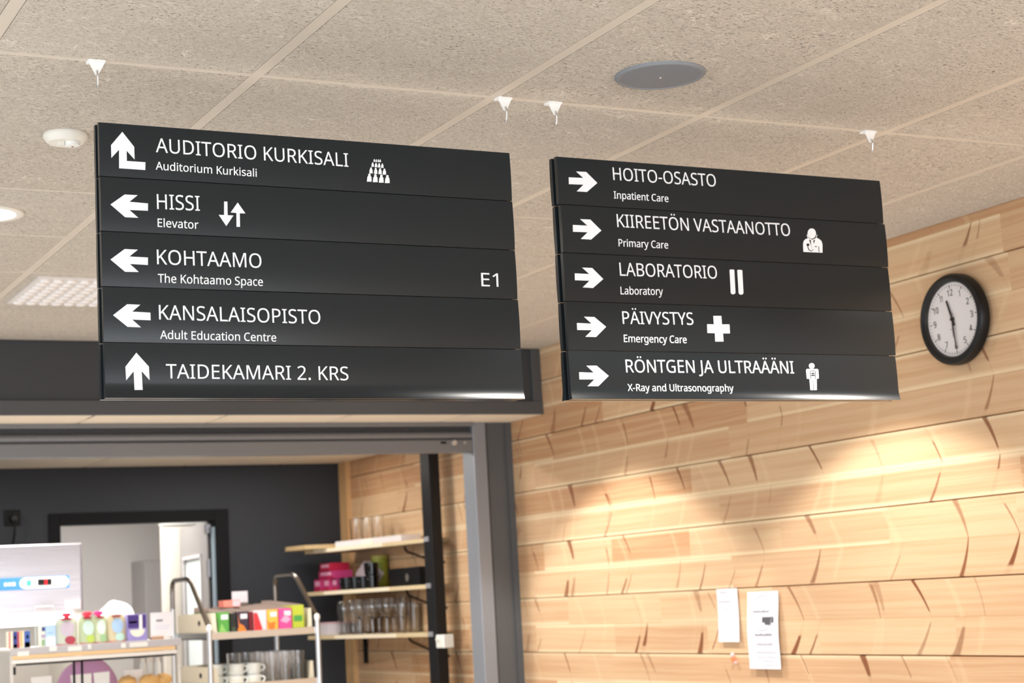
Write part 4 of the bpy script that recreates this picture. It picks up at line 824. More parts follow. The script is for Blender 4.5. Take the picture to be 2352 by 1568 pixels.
# ------------------------------------------------------------------ clock on the wood wall
CY, CZ, CX = 4.560, 2.447, XW
R0 = 0.158
t = thing('wall_clock', 'round black-rimmed wall clock showing half past eleven', 'clock', (CX, CY, CZ))
bm = bmesh.new()
lathe(bm, [(0.0, 0.0), (0.146, 0.0), (R0, -0.012), (R0, -0.036), (R0 - 0.006, -0.046), (R0 - 0.018, -0.050), (R0 - 0.027, -0.044), (R0 - 0.031, -0.030), (0.0, -0.030)], (CX - 0.001, CY, CZ), 72, 'X')
finish('case', bm, M_BLACK, t, smooth=True)
bm = bmesh.new()
lathe(bm, [(0.0, -0.0312), (R0 - 0.0305, -0.0312)], (CX - 0.001, CY, CZ), 72, 'X')
face = finish('face', bm, mat('clock_face', 'E6E2E4', 0.5), t)
TILT = math.radians(2.5)
def clk(u, v, w):                 # u to the right as seen, v up, w towards the viewer
    c, s = math.cos(TILT), math.sin(TILT)
    u, v = u * c - v * s, u * s + v * c
    return Vector((CX - 0.0330 - w, CY - u, CZ + v))
M_INK = mat('clock_ink', '2B2B30', 0.6)
for h in range(1, 13):
    a = math.radians(90 - 30 * h)
    s = str(h)
    wd = 0.013 * len(s) if s != '1' and s != '11' else 0.004 + 0.009 * (len(s) - 1)
    cx, cy = 0.093 * math.cos(a), 0.093 * math.sin(a)
    poly_mesh('numeral', text_contours(s, cx - wd / 2, cy - 0.011, cx + wd / 2, cy - 0.011, 0.022), M_INK, face, clk)
cont = []
for k in range(60):
    a = math.radians(6 * k)
    ra, wd = (0.108, 0.0012) if k % 5 == 0 else (0.115, 0.0006)
    p, q = Vector((math.cos(a), math.sin(a))), Vector((-math.sin(a), math.cos(a)))
    cont.append([tuple(p * ra + q * wd), tuple(p * 0.120 + q * wd), tuple(p * 0.120 - q * wd), tuple(p * ra - q * wd)])
poly_mesh('tick_ring', cont, M_INK, face, clk)
def hand(name, deg, length, tail, w0, w1, lift, m=M_BLACKM):
    a = math.radians(90 - deg)
    p, q = Vector((math.cos(a), math.sin(a))), Vector((-math.sin(a), math.cos(a)))
    poly = [p * -tail + q * w0, p * length + q * w1, p * length - q * w1, p * -tail - q * w0]
    poly_mesh(name, [[tuple(v) for v in poly]], m, t, lambda u, v, w: clk(u, v, lift + w))
hand('hour_hand', 344.5, 0.071, 0.024, 0.0052, 0.0035, 0.004)
hand('minute_hand', 177, 0.104, 0.022, 0.0038, 0.0022, 0.006)
bm = bmesh.new()
lathe(bm, [(0.0, -0.010), (0.006, -0.009), (0.007, 0.0)], (CX - 0.033, CY, CZ), 16, 'X')
finish('hub', bm, M_BLACKM, t, smooth=True)
poly_mesh('second_hand', [[(-0.0008, 0.02), (0.0008, 0.02), (0.0008, -0.062), (-0.0008, -0.062)], [(-0.009, -0.034), (0.011, -0.034), (0.011, -0.0365), (-0.009, -0.0365)]], mat('second_hand_red', '7B6A70', 0.5), t, lambda u, v, w: clk(u, v, 0.008 + w))
bm = bmesh.new()
lathe(bm, [(0.0, -0.0445), (R0 - 0.028, -0.044)], (CX - 0.001, CY, CZ), 72, 'X')
gm = NG('thin_lens')
tr = gm.new('ShaderNodeBsdfTransparent'); gl = gm.new('ShaderNodeBsdfGlossy'); mx = gm.new('ShaderNodeMixShader')
gl.inputs['Roughness'].default_value = 0.03
mx.inputs[0].default_value = 0.05
gm.nt.links.new(tr.outputs[0], mx.inputs[1]); gm.nt.links.new(gl.outputs[0], mx.inputs[2])
gm.nt.links.new(mx.outputs[0], gm.nt.nodes['Material Output'].inputs[0])
M_PANE = gm.m
finish('lens', bm, M_PANE, t)

# ------------------------------------------------------------------ notices on the wood wall
M_PAPER = mat('paper', 'E2E0E6', 0.8)
M_PRINT = mat('grey_print', 'ADACB8', 0.8)
M_PRINTD = mat('dark_print', '85858F', 0.8)
M_BADGE = mat('badge_print', '505056', 0.8)
def sheet_fx(y0, z1, curl, height, yshift):
    # u along the sheet's width (towards the viewer's right = -Y), v down from the top
    def fx(u, v, w):
        k = v / height
        return Vector((XW - 0.004 - curl(k) - w, y0 - u - yshift * k, z1 - v))
    return fx
def notice(label, y0, z1, wd, ht, curl, marks, darks, yshift=0.0, badge=None):
    t = thing('notice', label, 'notice', (XW, y0 - wd / 2, z1 - ht), group='notices on the wood wall')
    fx = sheet_fx(y0, z1, curl, ht, yshift)
    bm = bmesh.new()
    N, Mx = 24, 4
    for off in (0.0, -0.0006):
        vs = [[bm.verts.new(fx(wd * i / Mx, ht * j / N, off)) for i in range(Mx + 1)] for j in range(N + 1)]
        for j in range(N):
            for i in range(Mx):
                bm.faces.new((vs[j][i], vs[j][i + 1], vs[j + 1][i + 1], vs[j + 1][i]))
    finish('sheet', bm, M_PAPER, t, smooth=True)
    for name, polys, m in (('faint_lettering', marks, M_PRINT), ('dark_lettering', darks, M_PRINTD), ('badge', badge, M_BADGE)):
        if not polys: continue
        bm = bmesh.new()
        for q in polys:
            bm.faces.new([bm.verts.new(fx(u, v, 0.0012)) for u, v in q])
        finish(name, bm, m, t)
def scribble(u0, u1, v, h, seed):
    r = random.Random(seed); out = []; u = u0
    while u < u1:
        w = r.uniform(0.25, 0.8) * h
        hh = h * r.uniform(0.45, 1.0)
        out.append([(u, v), (min(u + w * .5, u1), v), (min(u + w * .5, u1), v - hh), (u, v - hh)])
        u += w * .8
    return out
curl1 = lambda k: 0.002 + 0.016 * max(0, k - 0.35) ** 1.5
m1 = scribble(0.025, 0.075, 0.018, 0.007, 1) + scribble(0.012, 0.10, 0.056, 0.007, 2) + scribble(0.03, 0.085, 0.083, 0.004, 3) + scribble(0.03, 0.07, 0.105, 0.004, 4) + scribble(0.03, 0.09, 0.13, 0.004, 5) + scribble(0.03, 0.08, 0.155, 0.004, 6)
notice('smaller white notice pinned left of the one with a round emblem', 6.160, 1.574, 0.150, 0.217, curl1, m1, None, 0.003)
curl2 = lambda k: 0.003 + 0.010 * math.sin(min(1, max(0, k)) * PI) ** 2 + 0.018 * max(0, k - 0.45)
ring = []
for k in range(40):
    a, b = 2 * PI * k / 40, 2 * PI * (k + 1) / 40
    if 0.5 < (a / (2 * PI)) < 0.02: continue
    ring.append([(0.105 + r * math.cos(x), 0.085 - r * math.sin(x)) for r, x in ((0.070, a), (0.070, b), (0.067, b), (0.067, a))])
m2 = ring + scribble(0.06, 0.17, 0.212, 0.011, 12)[::1] + scribble(0.055, 0.19, 0.242, 0.005, 13) + scribble(0.06, 0.19, 0.26, 0.004, 14) + scribble(0.09, 0.175, 0.277, 0.004, 15) + scribble(0.09, 0.175, 0.292, 0.004, 16)
bdg = [[(0.105, 0.101), (0.182, 0.101), (0.182, 0.123), (0.105, 0.123)], [(0.122, 0.123), (0.165, 0.123), (0.162, 0.132), (0.125, 0.132)]]
d2 = scribble(0.045, 0.15, 0.083, 0.010, 11) + scribble(0.055, 0.17, 0.175, 0.011, 17)
notice('larger white notice with a round emblem and curling lower half', 5.938, 1.556, 0.212, 0.305, curl2, m2, d2, -0.006, bdg)
t = thing('push_pin', 'small pink and orange push pin below the smaller notice', 'push pin', (XW, 6.066, 1.293))
bm = bmesh.new()
lathe(bm, [(0.0, -0.022), (0.010, -0.021), (0.010, -0.016), (0.005, -0.012), (0.009, -0.004), (0.009, 0.0)], (XW + 0.002, 6.062, 1.288), 14, 'X')
finish('head', bm, mat('orange_plastic', 'F08A60', 0.4), t, smooth=True)
for (yy, zz, r) in ((6.078, 1.305, 0.009), (6.060, 1.276, 0.007)):
    bm = bmesh.new()
    lathe(bm, [(0.0, -0.012), (r, -0.009), (r, -0.001), (0, 0.0)], (XW + 0.001, yy, zz), 12, 'X')
    finish('bead', bm, mat('pink_plastic', 'F5D0D0', 0.4), t, smooth=True)

# ------------------------------------------------------------------ kitchen: wall socket
t = thing('wall_socket', 'black plug in a socket with a hanging cable on the charcoal kitchen wall', 'socket', (2.1, YK, 2.186))
finish('plate', B(2.056, 2.146, YK - 0.014, YK, 2.141, 2.231, 0.004), M_BLACKM, t)
bm = bmesh.new()
lathe(bm, [(0.0, -0.045), (0.017, -0.045), (0.021, -0.03), (0.023, -0.0)], (2.105, YK - 0.014, 2.180), 18, 'Y')
finish('plug', bm, M_BLACK, t, smooth=True)
bm = bmesh.new()
tube(bm, rounded([(2.105, YK - 0.055, 2.178), (2.106, YK - 0.06, 2.10), (2.098, YK - 0.03, 2.03), (2.112, YK - 0.02, 1.85), (2.105, YK - 0.02, 1.5)], 0.04), 0.006, 8)
finish('cable', bm, M_BLACKM, t, smooth=True)

# ------------------------------------------------------------------ upright display fridge
FX0, FX1, FY0, FY1, FZ = 1.30, 2.178, 8.95, 9.58, 1.977
t = thing('display_fridge', 'upright stainless steel display fridge with a blue control strip', 'fridge', ((FX0 + FX1) / 2, 9.25, 0))
bm = bmesh.new()
box(bm, FX0, FX1, FY0, FY1, 1.640, FZ, 0.006)
hd = finish('header', bm, M_STEEL, t)
finish('edge_trim', B(FX1 - 0.004, FX1 + 0.003, FY0 - 0.003, FY0 + 0.02, 1.640, FZ - 0.004, 0.001), mat('edge_dark', '6A6468', 0.4), t)
M_FRI = mat('fridge_liner', 'EDE8E0', 0.5)
bm = bmesh.new()
box(bm, FX0, FX0 + 0.04, FY0 + 0.02, FY1, 0.08, 1.640)
box(bm, FX1 - 0.04, FX1, FY0 + 0.02, FY1, 0.08, 1.640)
box(bm, FX0 + 0.04, FX1 - 0.04, FY1 - 0.04, FY1, 0.08, 1.640)
box(bm, FX0 + 0.04, FX1 - 0.04, FY0 + 0.04, FY1 - 0.04, 0.08, 0.3)
finish('cabinet', bm, M_FRI, t)
for z in (0.7, 1.0, 1.25):
    finish('shelf', B(FX0 + 0.04, FX1 - 0.04, FY0 + 0.08, FY1 - 0.04, z, z + 0.012), M_FRI, t)
finish('light_bar', B(FX0 + 0.05, FX1 - 0.05, FY0 + 0.004, FY0 + 0.05, 1.575, 1.636, 0.004), mat('fridge_lamp', 'FFFFFF', 0.5, emit=(1.0, 0.97, 0.94), estr=4.5), t)
finish('plinth', B(FX0 + 0.02, FX1 - 0.02, FY0 + 0.03, FY1, 0, 0.08), M_BLACKM, t)
M_BLUE = mat('blue_strip', '3F86C8', 0.4)
cs = finish('control_strip', B(1.33, 2.113, FY0 - 0.004, FY0, 1.754, 1.816, 0.001), M_BLUE, t)
bm = bmesh.new()
cap = [(2.085 + 0.024 * math.cos(a), 1.785 + 0.027 * math.sin(a)) for a in [PI / 2 - PI * k / 10 for k in range(11)]]
prism(bm, [(1.89 , 1.758), (1.872, 1.768), (1.866, 1.785), (1.872, 1.802), (1.89, 1.812)] + cap, 'XZ', FY0 - 0.0062, FY0 - 0.004)
finish('control_field', bm, mat('panel_white', 'F0F2F8', 0.4), cs)
finish('display', B(1.956, 2.025, FY0 - 0.010, FY0 - 0.006, 1.773, 1.803, 0.001), M_BLACK, cs)
bm = bmesh.new()
M_LED = mat('red_led', 'FF2030', 0.5, emit='FF1020', estr=3.0)
def seg7(bm, cx, cz, w, h, segs):
    th = w * 0.22
    S = {'a': (cx - w / 2, cx + w / 2, cz + h / 2 - th, cz + h / 2), 'g': (cx - w / 2, cx + w / 2, cz - th / 2, cz + th / 2), 'd': (cx - w / 2, cx + w / 2, cz - h / 2, cz - h / 2 + th),
         'f': (cx - w / 2, cx - w / 2 + th, cz, cz + h / 2), 'b': (cx + w / 2 - th, cx + w / 2, cz, cz + h / 2), 'e': (cx - w / 2, cx - w / 2 + th, cz - h / 2, cz), 'c': (cx + w / 2 - th, cx + w / 2, cz - h / 2, cz)}
    for k in segs:
        a, b, c, d = S[k]
        box(bm, a, b, FY0 - 0.0112, FY0 - 0.010, c, d)
seg7(bm, 1.994, 1.788, 0.012, 0.022, 'abcdg')
finish('digit', bm, M_LED, cs)
finish('indicator', B(1.90, 1.925, FY0 - 0.0085, FY0 - 0.006, 1.772, 1.800, 0.002), mat('green_icon', '3FA58A', 0.5, emit='50D8A8', estr=0.5), cs)
bm = bmesh.new()
for (a, b) in ((1.742, 1.752), (1.792, 1.806), (1.812, 1.822), (1.826, 1.846)):
    box(bm, a, b, FY0 - 0.0055, FY0 - 0.004, 1.776, 1.792)
finish('symbol', bm, mat('panel_white'), cs)

# ------------------------------------------------------------------ counter and glass display case
t = thing('serving_counter', 'light counter carrying the glass display case', 'counter', (1.9, 8.45, 0))
finish('body', B(1.2, 2.6, 8.2, 8.86, 0.0, 0.86), M_FRI, t)
finish('worktop', B(1.18, 2.62, 8.18, 8.9, 0.86, 0.90, 0.004), mat('worktop_beige', 'D9C8AE', 0.4), t)
gx0, gx1, gy0, gy1 = 1.672, 2.474, 8.25, 8.74
t = thing('glass_case', 'glass display case with a pine-coloured top rail on the counter', 'display case', ((gx0 + gx1) / 2, 8.45, 0.9))
M_RAIL = mat('pale_metal_rail', 'E6E1DC', 0.35, metal=0.2)
finish('top_tray', B(gx0 + 0.006, gx1, gy0 + 0.004, gy1, 1.466, 1.476, 0.002), M_RAIL, t)
bm = bmesh.new()
box(bm, gx0 + 0.004, gx1, gy0 - 0.002, gy0 + 0.006, 1.447, 1.480, 0.002)
finish('label_rail', bm, mat('rail_grey', 'BDB9BC', 0.4), t)
finish('pine_rail', B(gx0 + 0.012, gx1 - 0.03, gy0 - 0.004, gy0 + 0.02, 1.428, 1.446, 0.003), streakwood('pine_rail_wood', 'F0CFA0', 'E2BA86', 0, 40), t)
finish('lower_rail', B(gx0 + 0.012, gx1 - 0.02, gy0 - 0.002, gy0 + 0.02, 1.409, 1.4265, 0.002), M_RAIL, t)
finish('seal_strip', B(gx0 + 0.03, gx1 - 0.03, gy0 + 0.004, gy0 + 0.016, 1.400, 1.409), M_BLACKM, t)
bm = bmesh.new()
for x in (gx0 + 0.01, gx1 - 0.012):
    for y in (gy0 + 0.008, gy1 - 0.008):
        box(bm, x - 0.006, x + 0.006, y - 0.006, y + 0.006, 0.9, 1.466)
finish('corner_post', bm, mat('pale_post', 'CFCBC4', 0.4), t)
for x in (1.966, 2.003):
    finish('divider', B(x - 0.005, x + 0.005, gy0 + 0.008, gy0 + 0.016, 0.95, 1.402), M_BLACKM, t)
finish('hinge', B(gx0 + 0.016, gx0 + 0.028, gy0 + 0.0, gy0 + 0.008, 1.360, 1.396, 0.002), M_BLACKM, t)
finish('shelf', B(gx0 + 0.02, gx1 - 0.02, gy0 + 0.04, gy1 - 0.02, 1.242, 1.250), M_PANE, t)
bm = bmesh.new()
box(bm, gx0 + 0.016, gx1 - 0.018, gy0 + 0.009, gy0 + 0.013, 0.92, 1.40)
box(bm, gx0 + 0.004, gx0 + 0.008, gy0 + 0.014, gy1 - 0.014, 0.92, 1.464)
box(bm, gx1 - 0.008, gx1 - 0.004, gy0 + 0.014, gy1 - 0.014, 0.92, 1.464)
finish('glass_pane', bm, M_PANE, t)
finish('base', B(gx0, gx1, gy0, gy1, 0.90, 0.94, 0.003), M_RAIL, t)

TOP = 1.476
# price labels clipped to the rail
for i, (x, w, z, lab) in enumerate([(1.733, 0.052, 1.454, 'white price label clipped under the striped cartons'), (1.868, 0.034, 1.467, 'white price label clipped under the pale blue packet'), (1.968, 0.064, 1.462, 'white price label clipped under the red fruit pouch'),
                                    (2.036, 0.016, 1.466, 'narrow white price label under the joint of the pouches'), (2.268, 0.086, 1.462, 'wide white price label clipped under the purple carton'), (2.195, 0.022, 1.462, 'small white price label under the blue fruit pouch')]):
    o = finish('price_label', B(x - w / 2, x + w / 2, gy0 - 0.0065, gy0 - 0.0025, z - 0.011, z + 0.009, 0.001), M_WHITE)
    tag(o, lab, 'price label', 'price labels on the display case rail')
# small cartons at the left end
def carton(name, x0, x1, y, z0, h, d, base, bands, label, group=None, cat='carton', lean=None):
    t = thing(name, label, cat, ((x0 + x1) / 2, y, z0), group=group)
    finish('box', B(x0, x1, y, y + d, z0 + 0.0005, z0 + h, 0.001), base, t)
    w = x1 - x0
    for nm, (u0, u1, v0, v1), m in bands:
        finish(nm, B(x0 + w * u0, x0 + w * u1, y - 0.0012, y, z0 + h * v0, z0 + h * v1), m, t)
    return t
M_NAVY = mat('navy_print', '2A3C86', 0.45)
M_REDP = mat('red_print', 'B03348', 0.45)
M_CREAM = mat('cream_print', 'E6D9C4', 0.5)
M_ORP = mat('orange_print', 'D9A860', 0.5)
M_PUR = mat('violet_print', '3F2B78', 0.45)
carton('small_carton', 1.701, 1.748, 8.40, TOP, 0.078, 0.06, M_CREAM, [('stripe', (0.40, 0.80, 0.0, 1.0), M_NAVY), ('red_band', (0.82, 1.0, 0.0, 1.0), M_REDP), ('red_edge', (0.0, 0.12, 0.0, 1.0), M_REDP), ('emblem', (0.5, 0.68, 0.55, 0.75), M_WHITE), ('violet_foot', (0.42, 0.78, 0.02, 0.25), M_PUR)],
       'small striped carton in navy, cream and red at the left end of the case', 'small cartons on the display case')
carton('small_carton', 1.7495, 1.797, 8.40, TOP, 0.078, 0.06, M_CREAM, [('stripe', (0.45, 1.0, 0.0, 1.0), mat('blue_print', '3C5FA8', 0.45)), ('gold_band', (0.10, 0.25, 0.1, 1.0), M_ORP), ('emblem', (0.66, 0.86, 0.55, 0.75), M_ORP), ('navy_foot', (0.5, 1.0, 0.0, 0.35), mat('slate_print', '56628A', 0.45))],
       'small blue and cream carton second from the left end of the case', 'small cartons on the display case')
# acrylic stand with a leaflet and a pale blue packet
t = thing('acrylic_stand', 'clear acrylic stand with a thin frame beside the small cartons', 'stand', (1.872, 8.42, TOP))
bm = bmesh.new()
for a, b in (((1.829, 8.43, TOP), (1.829, 8.43, 1.664)), ((1.916, 8.43, TOP), (1.916, 8.43, 1.664)), ((1.829, 8.43, 1.664), (1.916, 8.43, 1.664)), ((1.829, 8.40, TOP + 0.002), (1.829, 8.46, TOP + 0.002)), ((1.916, 8.40, TOP + 0.002), (1.916, 8.46, TOP + 0.002))):
    tube(bm, [a, b], 0.0016, 6)
finish('frame', bm, mat('acrylic_edge', 'BFD0D6', 0.2), t)
finish('sheet', B(1.83, 1.915, 8.4305, 8.432, TOP + 0.01, 1.662), M_PANE, t)
carton('leaflet', 1.838, 1.868, 8.398, TOP, 0.096, 0.012, mat('leaflet_paper', 'DDE2D6', 0.6), [('picture', (0.45, 0.95, 0.75, 0.95), M_NAVY), ('text_block', (0.35, 0.95, 0.42, 0.60), mat('mauve_print', 'A79BB5', 0.6)), ('green_block', (0.4, 0.9, 0.06, 0.35), mat('green_print', '87A884', 0.6))], 'narrow leaflet standing inside the acrylic stand', cat='leaflet')
carton('pale_blue_packet', 1.869, 1.914, 8.396, TOP, 0.098, 0.018, mat('pale_blue_wrap', 'A9C8F2', 0.3), [('white_foot', (0.05, 0.95, 0.04, 0.45), mat('white_wrap', 'F2F6FF', 0.3)), ('fold', (0.2, 0.8, 0.62, 0.66), mat('wrap_fold', '86AAE0', 0.35))], 'pale blue and white packet in front of the acrylic stand', cat='packet')
# fruit pouches with red screw caps
def pouch(x0, x1, capx, base, blob, foot, label, h=0.128, capm=None):
    y = 8.40
    t = thing('fruit_pouch', label, 'pouch', ((x0 + x1) / 2, y, TOP), group='fruit pouches on the display case')
    w, xc = x1 - x0, (x0 + x1) / 2
    bm = bmesh.new()
    N = 8
    rows = []
    for j in range(N + 1):
        v = j / N
        half = w / 2 * (1.0 if v < .82 else 1.0 - 0.30 * ((v - .82) / .18) ** 2)
        dep = 0.024 * (1 - v) ** 0.6 + 0.002
        rows.append([bm.verts.new((xc + half * math.cos(a), y + 0.02 + dep * math.sin(a), TOP + 0.0006 + h * v)) for a in [2 * PI * k / 20 for k in range(20)]])
    for a, b in zip(rows, rows[1:]):
        for i in range(20):
            bm.faces.new((a[i], a[(i + 1) % 20], b[(i + 1) % 20], b[i]))
    bm.faces.new(rows[0]); bm.faces.new(rows[-1])
    p = finish('bag', bm, base, t, smooth=True)
    def front(u, v, w_):
        dep = 0.024 * (1 - v) ** 0.6 + 0.002
        return Vector((xc + u * w / 2, y + 0.02 - dep * math.sqrt(max(0, 1 - u * u)) - 0.001 - w_, TOP + h * v))
    def patch(name, poly, m):
        bm = bmesh.new()
        cu, cv = sum(q[0] for q in poly) / len(poly), sum(q[1] for q in poly) / len(poly)
        rings = [[bm.verts.new(front(cu + (u - cu) * k / 4, cv + (v - cv) * k / 4, 0.0006)) for u, v in poly] for k in (1, 2, 3, 4)]
        c0 = bm.verts.new(front(cu, cv, 0.0006))
        n = len(poly)
        for i in range(n):
            bm.faces.new((c0, rings[0][i], rings[0][(i + 1) % n]))
            for a, b in zip(rings, rings[1:]):
                bm.faces.new((a[i], a[(i + 1) % n], b[(i + 1) % n], b[i]))
        finish(name, bm, m, p)
    patch('label_patch', [(0.05 + 0.62 * math.cos(a), 0.60 + 0.27 * math.sin(a)) for a in [2 * PI * k / 24 for k in range(24)]], blob)
    patch('fruit_picture', [(0.25 + 0.5 * math.cos(a), 0.19 + 0.15 * math.sin(a)) for a in [2 * PI * k / 16 for k in range(16)]], foot)
    patch('top_band', [(-0.45, 0.92), (0.45, 0.92), (0.45, 0.985), (-0.45, 0.985)], M_REDP)
    patch('foot_band', [(-0.9, 0.012), (0.9, 0.012), (0.9, 0.055), (-0.9, 0.055)], M_REDP)
    bm = bmesh.new()
    lathe(bm, [(0.012, 0), (0.012, 0.008), (0.021, 0.009), (0.022, 0.019), (0.018, 0.025), (0.0, 0.026)], (capx, y + 0.02, TOP + h - 0.002), 20)
    finish('cap', bm, capm or mat('red_cap', 'E2304A', 0.4), t, smooth=True)
M_PG = mat('pouch_grey', 'B5BCAE', 0.35)
pouch(1.918, 2.024, 1.973, M_PG, mat('lilac_label', 'B9AEBE', 0.45), mat('berry_red', '9C3A4C', 0.45), 'fruit pouch with a lilac label, leftmost of the pouches')
pouch(2.028, 2.112, 2.070, mat('pouch_green', 'A9B795', 0.35), mat('mint_label', 'BFDCD2', 0.45), mat('apple_green', 'A9C25C', 0.45), 'fruit pouch with a mint label and green apple, second of the pouches')
pouch(2.100, 2.165, 2.124, mat('pouch_green2', 'B4BF9C', 0.35), mat('mint_label2', 'CFE4DA', 0.45), mat('leaf_green', '8FB487', 0.45), 'narrow fruit pouch partly behind the green apple pouch', capm=mat('pink_cap', 'E8307C', 0.4))
pouch(2.163, 2.255, 2.205, mat('pouch_tan', 'BDB294', 0.35), mat('sky_label', '9DBBDC', 0.45), mat('teal_patch', 'A9CBC4', 0.45), 'fruit pouch with a sky blue label, rightmost of the pouches', h=0.13, capm=M_WHITE)
# purple carton and white info card
t = carton('purple_carton', 2.258, 2.352, 8.40, TOP, 0.128, 0.05, mat('lavender_print', '8E86C4', 0.45), [('dark_panel', (0.02, 0.60, 0.48, 0.96), M_PUR), ('dark_panel', (0.76, 0.95, 0.48, 0.96), M_PUR), ('white_gap', (0.60, 0.76, 0.40, 0.96), M_WHITE), ('scroll', (0.08, 0.50, 0.66, 0.74), mat('pale_lilac', '9C93B8', 0.5))], 'purple carton with a cream bowl shape beside the fruit pouches')
bm = bmesh.new()
prism(bm, [(2.305 + 0.036 * math.cos(a), TOP + 0.054 + 0.034 * math.sin(a)) for a in [PI + PI * k / 14 for k in range(15)]], 'XZ', 8.3975, 8.3995)
finish('bowl_picture', bm, mat('bowl_cream', 'DED9CC', 0.5), t)
t = thing('info_card', 'white info card with a small grey heading beside the purple carton', 'card', (2.43, 8.4, TOP))
finish('card', B(2.370, 2.480, 8.40, 8.402, TOP + 0.012, TOP + 0.13), M_PAPER, t)
finish('heading', B(2.398, 2.430, 8.3985, 8.3998, TOP + 0.086, TOP + 0.096), M_PRINTD, t)
bm = bmesh.new()
for z, a, b in ((0.064, 2.385, 2.465), (0.052, 2.385, 2.455)):
    box(bm, a, b, 8.3985, 8.3998, TOP + z, TOP + z + 0.003)
finish('text_line', bm, mat('pale_print', 'C9CEE4', 0.6), t)
finish('foot', B(2.372, 2.43, 8.385, 8.425, TOP + 0.0005, TOP + 0.014, 0.002), mat('wood_foot', 'A9805E', 0.5), t)
t = thing('price_card', 'white price card standing up behind the lilac-labelled pouch', 'card', (1.995, 8.5, TOP))
finish('card', B(1.985, 2.062, 8.50, 8.502, 1.645, 1.69), M_PAPER, t)
finish('stem', B(2.02, 2.026, 8.502, 8.506, TOP + 0.004, 1.67), M_CHROME, t)
finish('foot', B(2.0, 2.046, 8.49, 8.52, TOP + 0.0005, TOP + 0.004), M_CHROME, t)
# white crumpled bag lying behind the pouches
t = None
bm = bmesh.new()
bmesh.ops.create_icosphere(bm, subdivisions=4, radius=1.0)
for v in bm.verts:
    n = v.co.normalized()
    k = 1 + 0.05 * math.sin(7 * n.x + 3 * n.z) * math.cos(5 * n.y + 2 * n.x)
    x = n.x
    hz = 0.099 * (1 - 0.28 * max(0, -x))
    v.co = Vector((2.245 + 0.098 * x * k, 8.58 + 0.05 * n.y * k, TOP + 0.101 + hz * n.z * k))
o = finish('white_bag', bm, mat('white_film', 'FAFAFC', 0.3), smooth=True)
tag(o, 'rounded white plastic bag lying behind the fruit pouches', 'bag')

# inside the glass case: price cards, purple bundle, paper cups, pastries
SH = 1.250
for (x, w, z1, lab) in ((1.855, 0.097, 1.340, 'white price card in the glass case, nearest its hinged end'), (2.041, 0.10, 1.338, 'white price card in the glass case just right of the two black dividers'), (2.138, 0.078, 1.341, 'white price card in the glass case in front of the middle of the purple bundle'), (2.291, 0.092, 1.342, 'white price card in the glass case in front of the paper cups')):
    t = thing('shelf_card', lab, 'card', (x, 8.44, SH), group='price cards inside the glass case')
    bm = bmesh.new()
    prism(bm, [(x - w / 2 + 0.008, SH + 0.004), (x + w / 2 - 0.002, SH + 0.004), (x + w / 2, z1), (x - w / 2, z1 - 0.002)], 'XZ', 8.44, 8.442)
    finish('card', bm, mat('bright_paper', 'FFFFFF', 0.7), t)
    finish('foot', B(x - 0.02, x + 0.02, 8.435, 8.455, SH + 0.0004, SH + 0.004), M_WHITE, t)
bm = bmesh.new()
bmesh.ops.create_icosphere(bm, subdivisions=4, radius=1.0)
for v in bm.verts:
    n = v.co.normalized()
    k = 1 + 0.02 * math.sin(6 * n.x + 4 * n.y)
    v.co = Vector((2.112 + 0.150 * n.x * k, 8.60 + 0.08 * n.y * k, SH + 0.001 + 0.158 * max(0.0, n.z) * k))
o = finish('purple_bundle', bm, mat('orchid_cloth', 'C98CC8', 0.6), smooth=True)
tag(o, 'rounded purple bundle inside the glass case behind the price cards', 'bundle')
M_CUPW = mat('cup_white', 'E9EDEC', 0.4)
for k, (x, y, lab) in enumerate(((2.355, 8.50, 'white bottle in the glass case, nearest the purple bundle'), (2.392, 8.53, 'white bottle in the glass case, second from the purple bundle'), (2.428, 8.50, 'white bottle in the glass case, nearest its right-hand glass end'))):
    t = thing('white_bottle', lab, 'bottle', (x, y, SH), group='white bottles inside the glass case')
    bm = bmesh.new()
    lathe(bm, [(0.0, 0.0006), (0.015, 0.0006), (0.016, 0.01), (0.016, 0.11), (0.010, 0.125)], (x, y, SH), 18)
    finish('body', bm, M_CUPW, t, smooth=True)
    bm = bmesh.new()
    lathe(bm, [(0.010, 0.124), (0.0105, 0.125), (0.0105, 0.14), (0.0, 0.141)], (x, y, SH), 14)
    finish('cap', bm, M_WHITE, t, smooth=True)
for k, (x, y, r, lab) in enumerate(((2.245, 8.38, 0.045, 'golden bread roll in front of the fourth price card in the glass case'), (2.345, 8.36, 0.05, 'golden bread roll between the price cards and the white bottles'), (2.42, 8.38, 0.042, 'golden bread roll in the right-hand front corner of the glass case'))):
    bm = bmesh.new()
    bmesh.ops.create_icosphere(bm, subdivisions=3, radius=1.0)
    for v in bm.verts:
        n = v.co.normalized()
        v.co = Vector((x + r * n.x, y + r * 0.7 * n.y, SH + 0.037 + 0.031 * n.z * (1 + 0.1 * math.sin(9 * n.x))))
    tag(finish('bread_roll', bm, mat('bread_crust', 'D9A85A', 0.5, noise=0.25, nscale=60), smooth=True), lab, 'bread roll', 'bread rolls in the glass case')

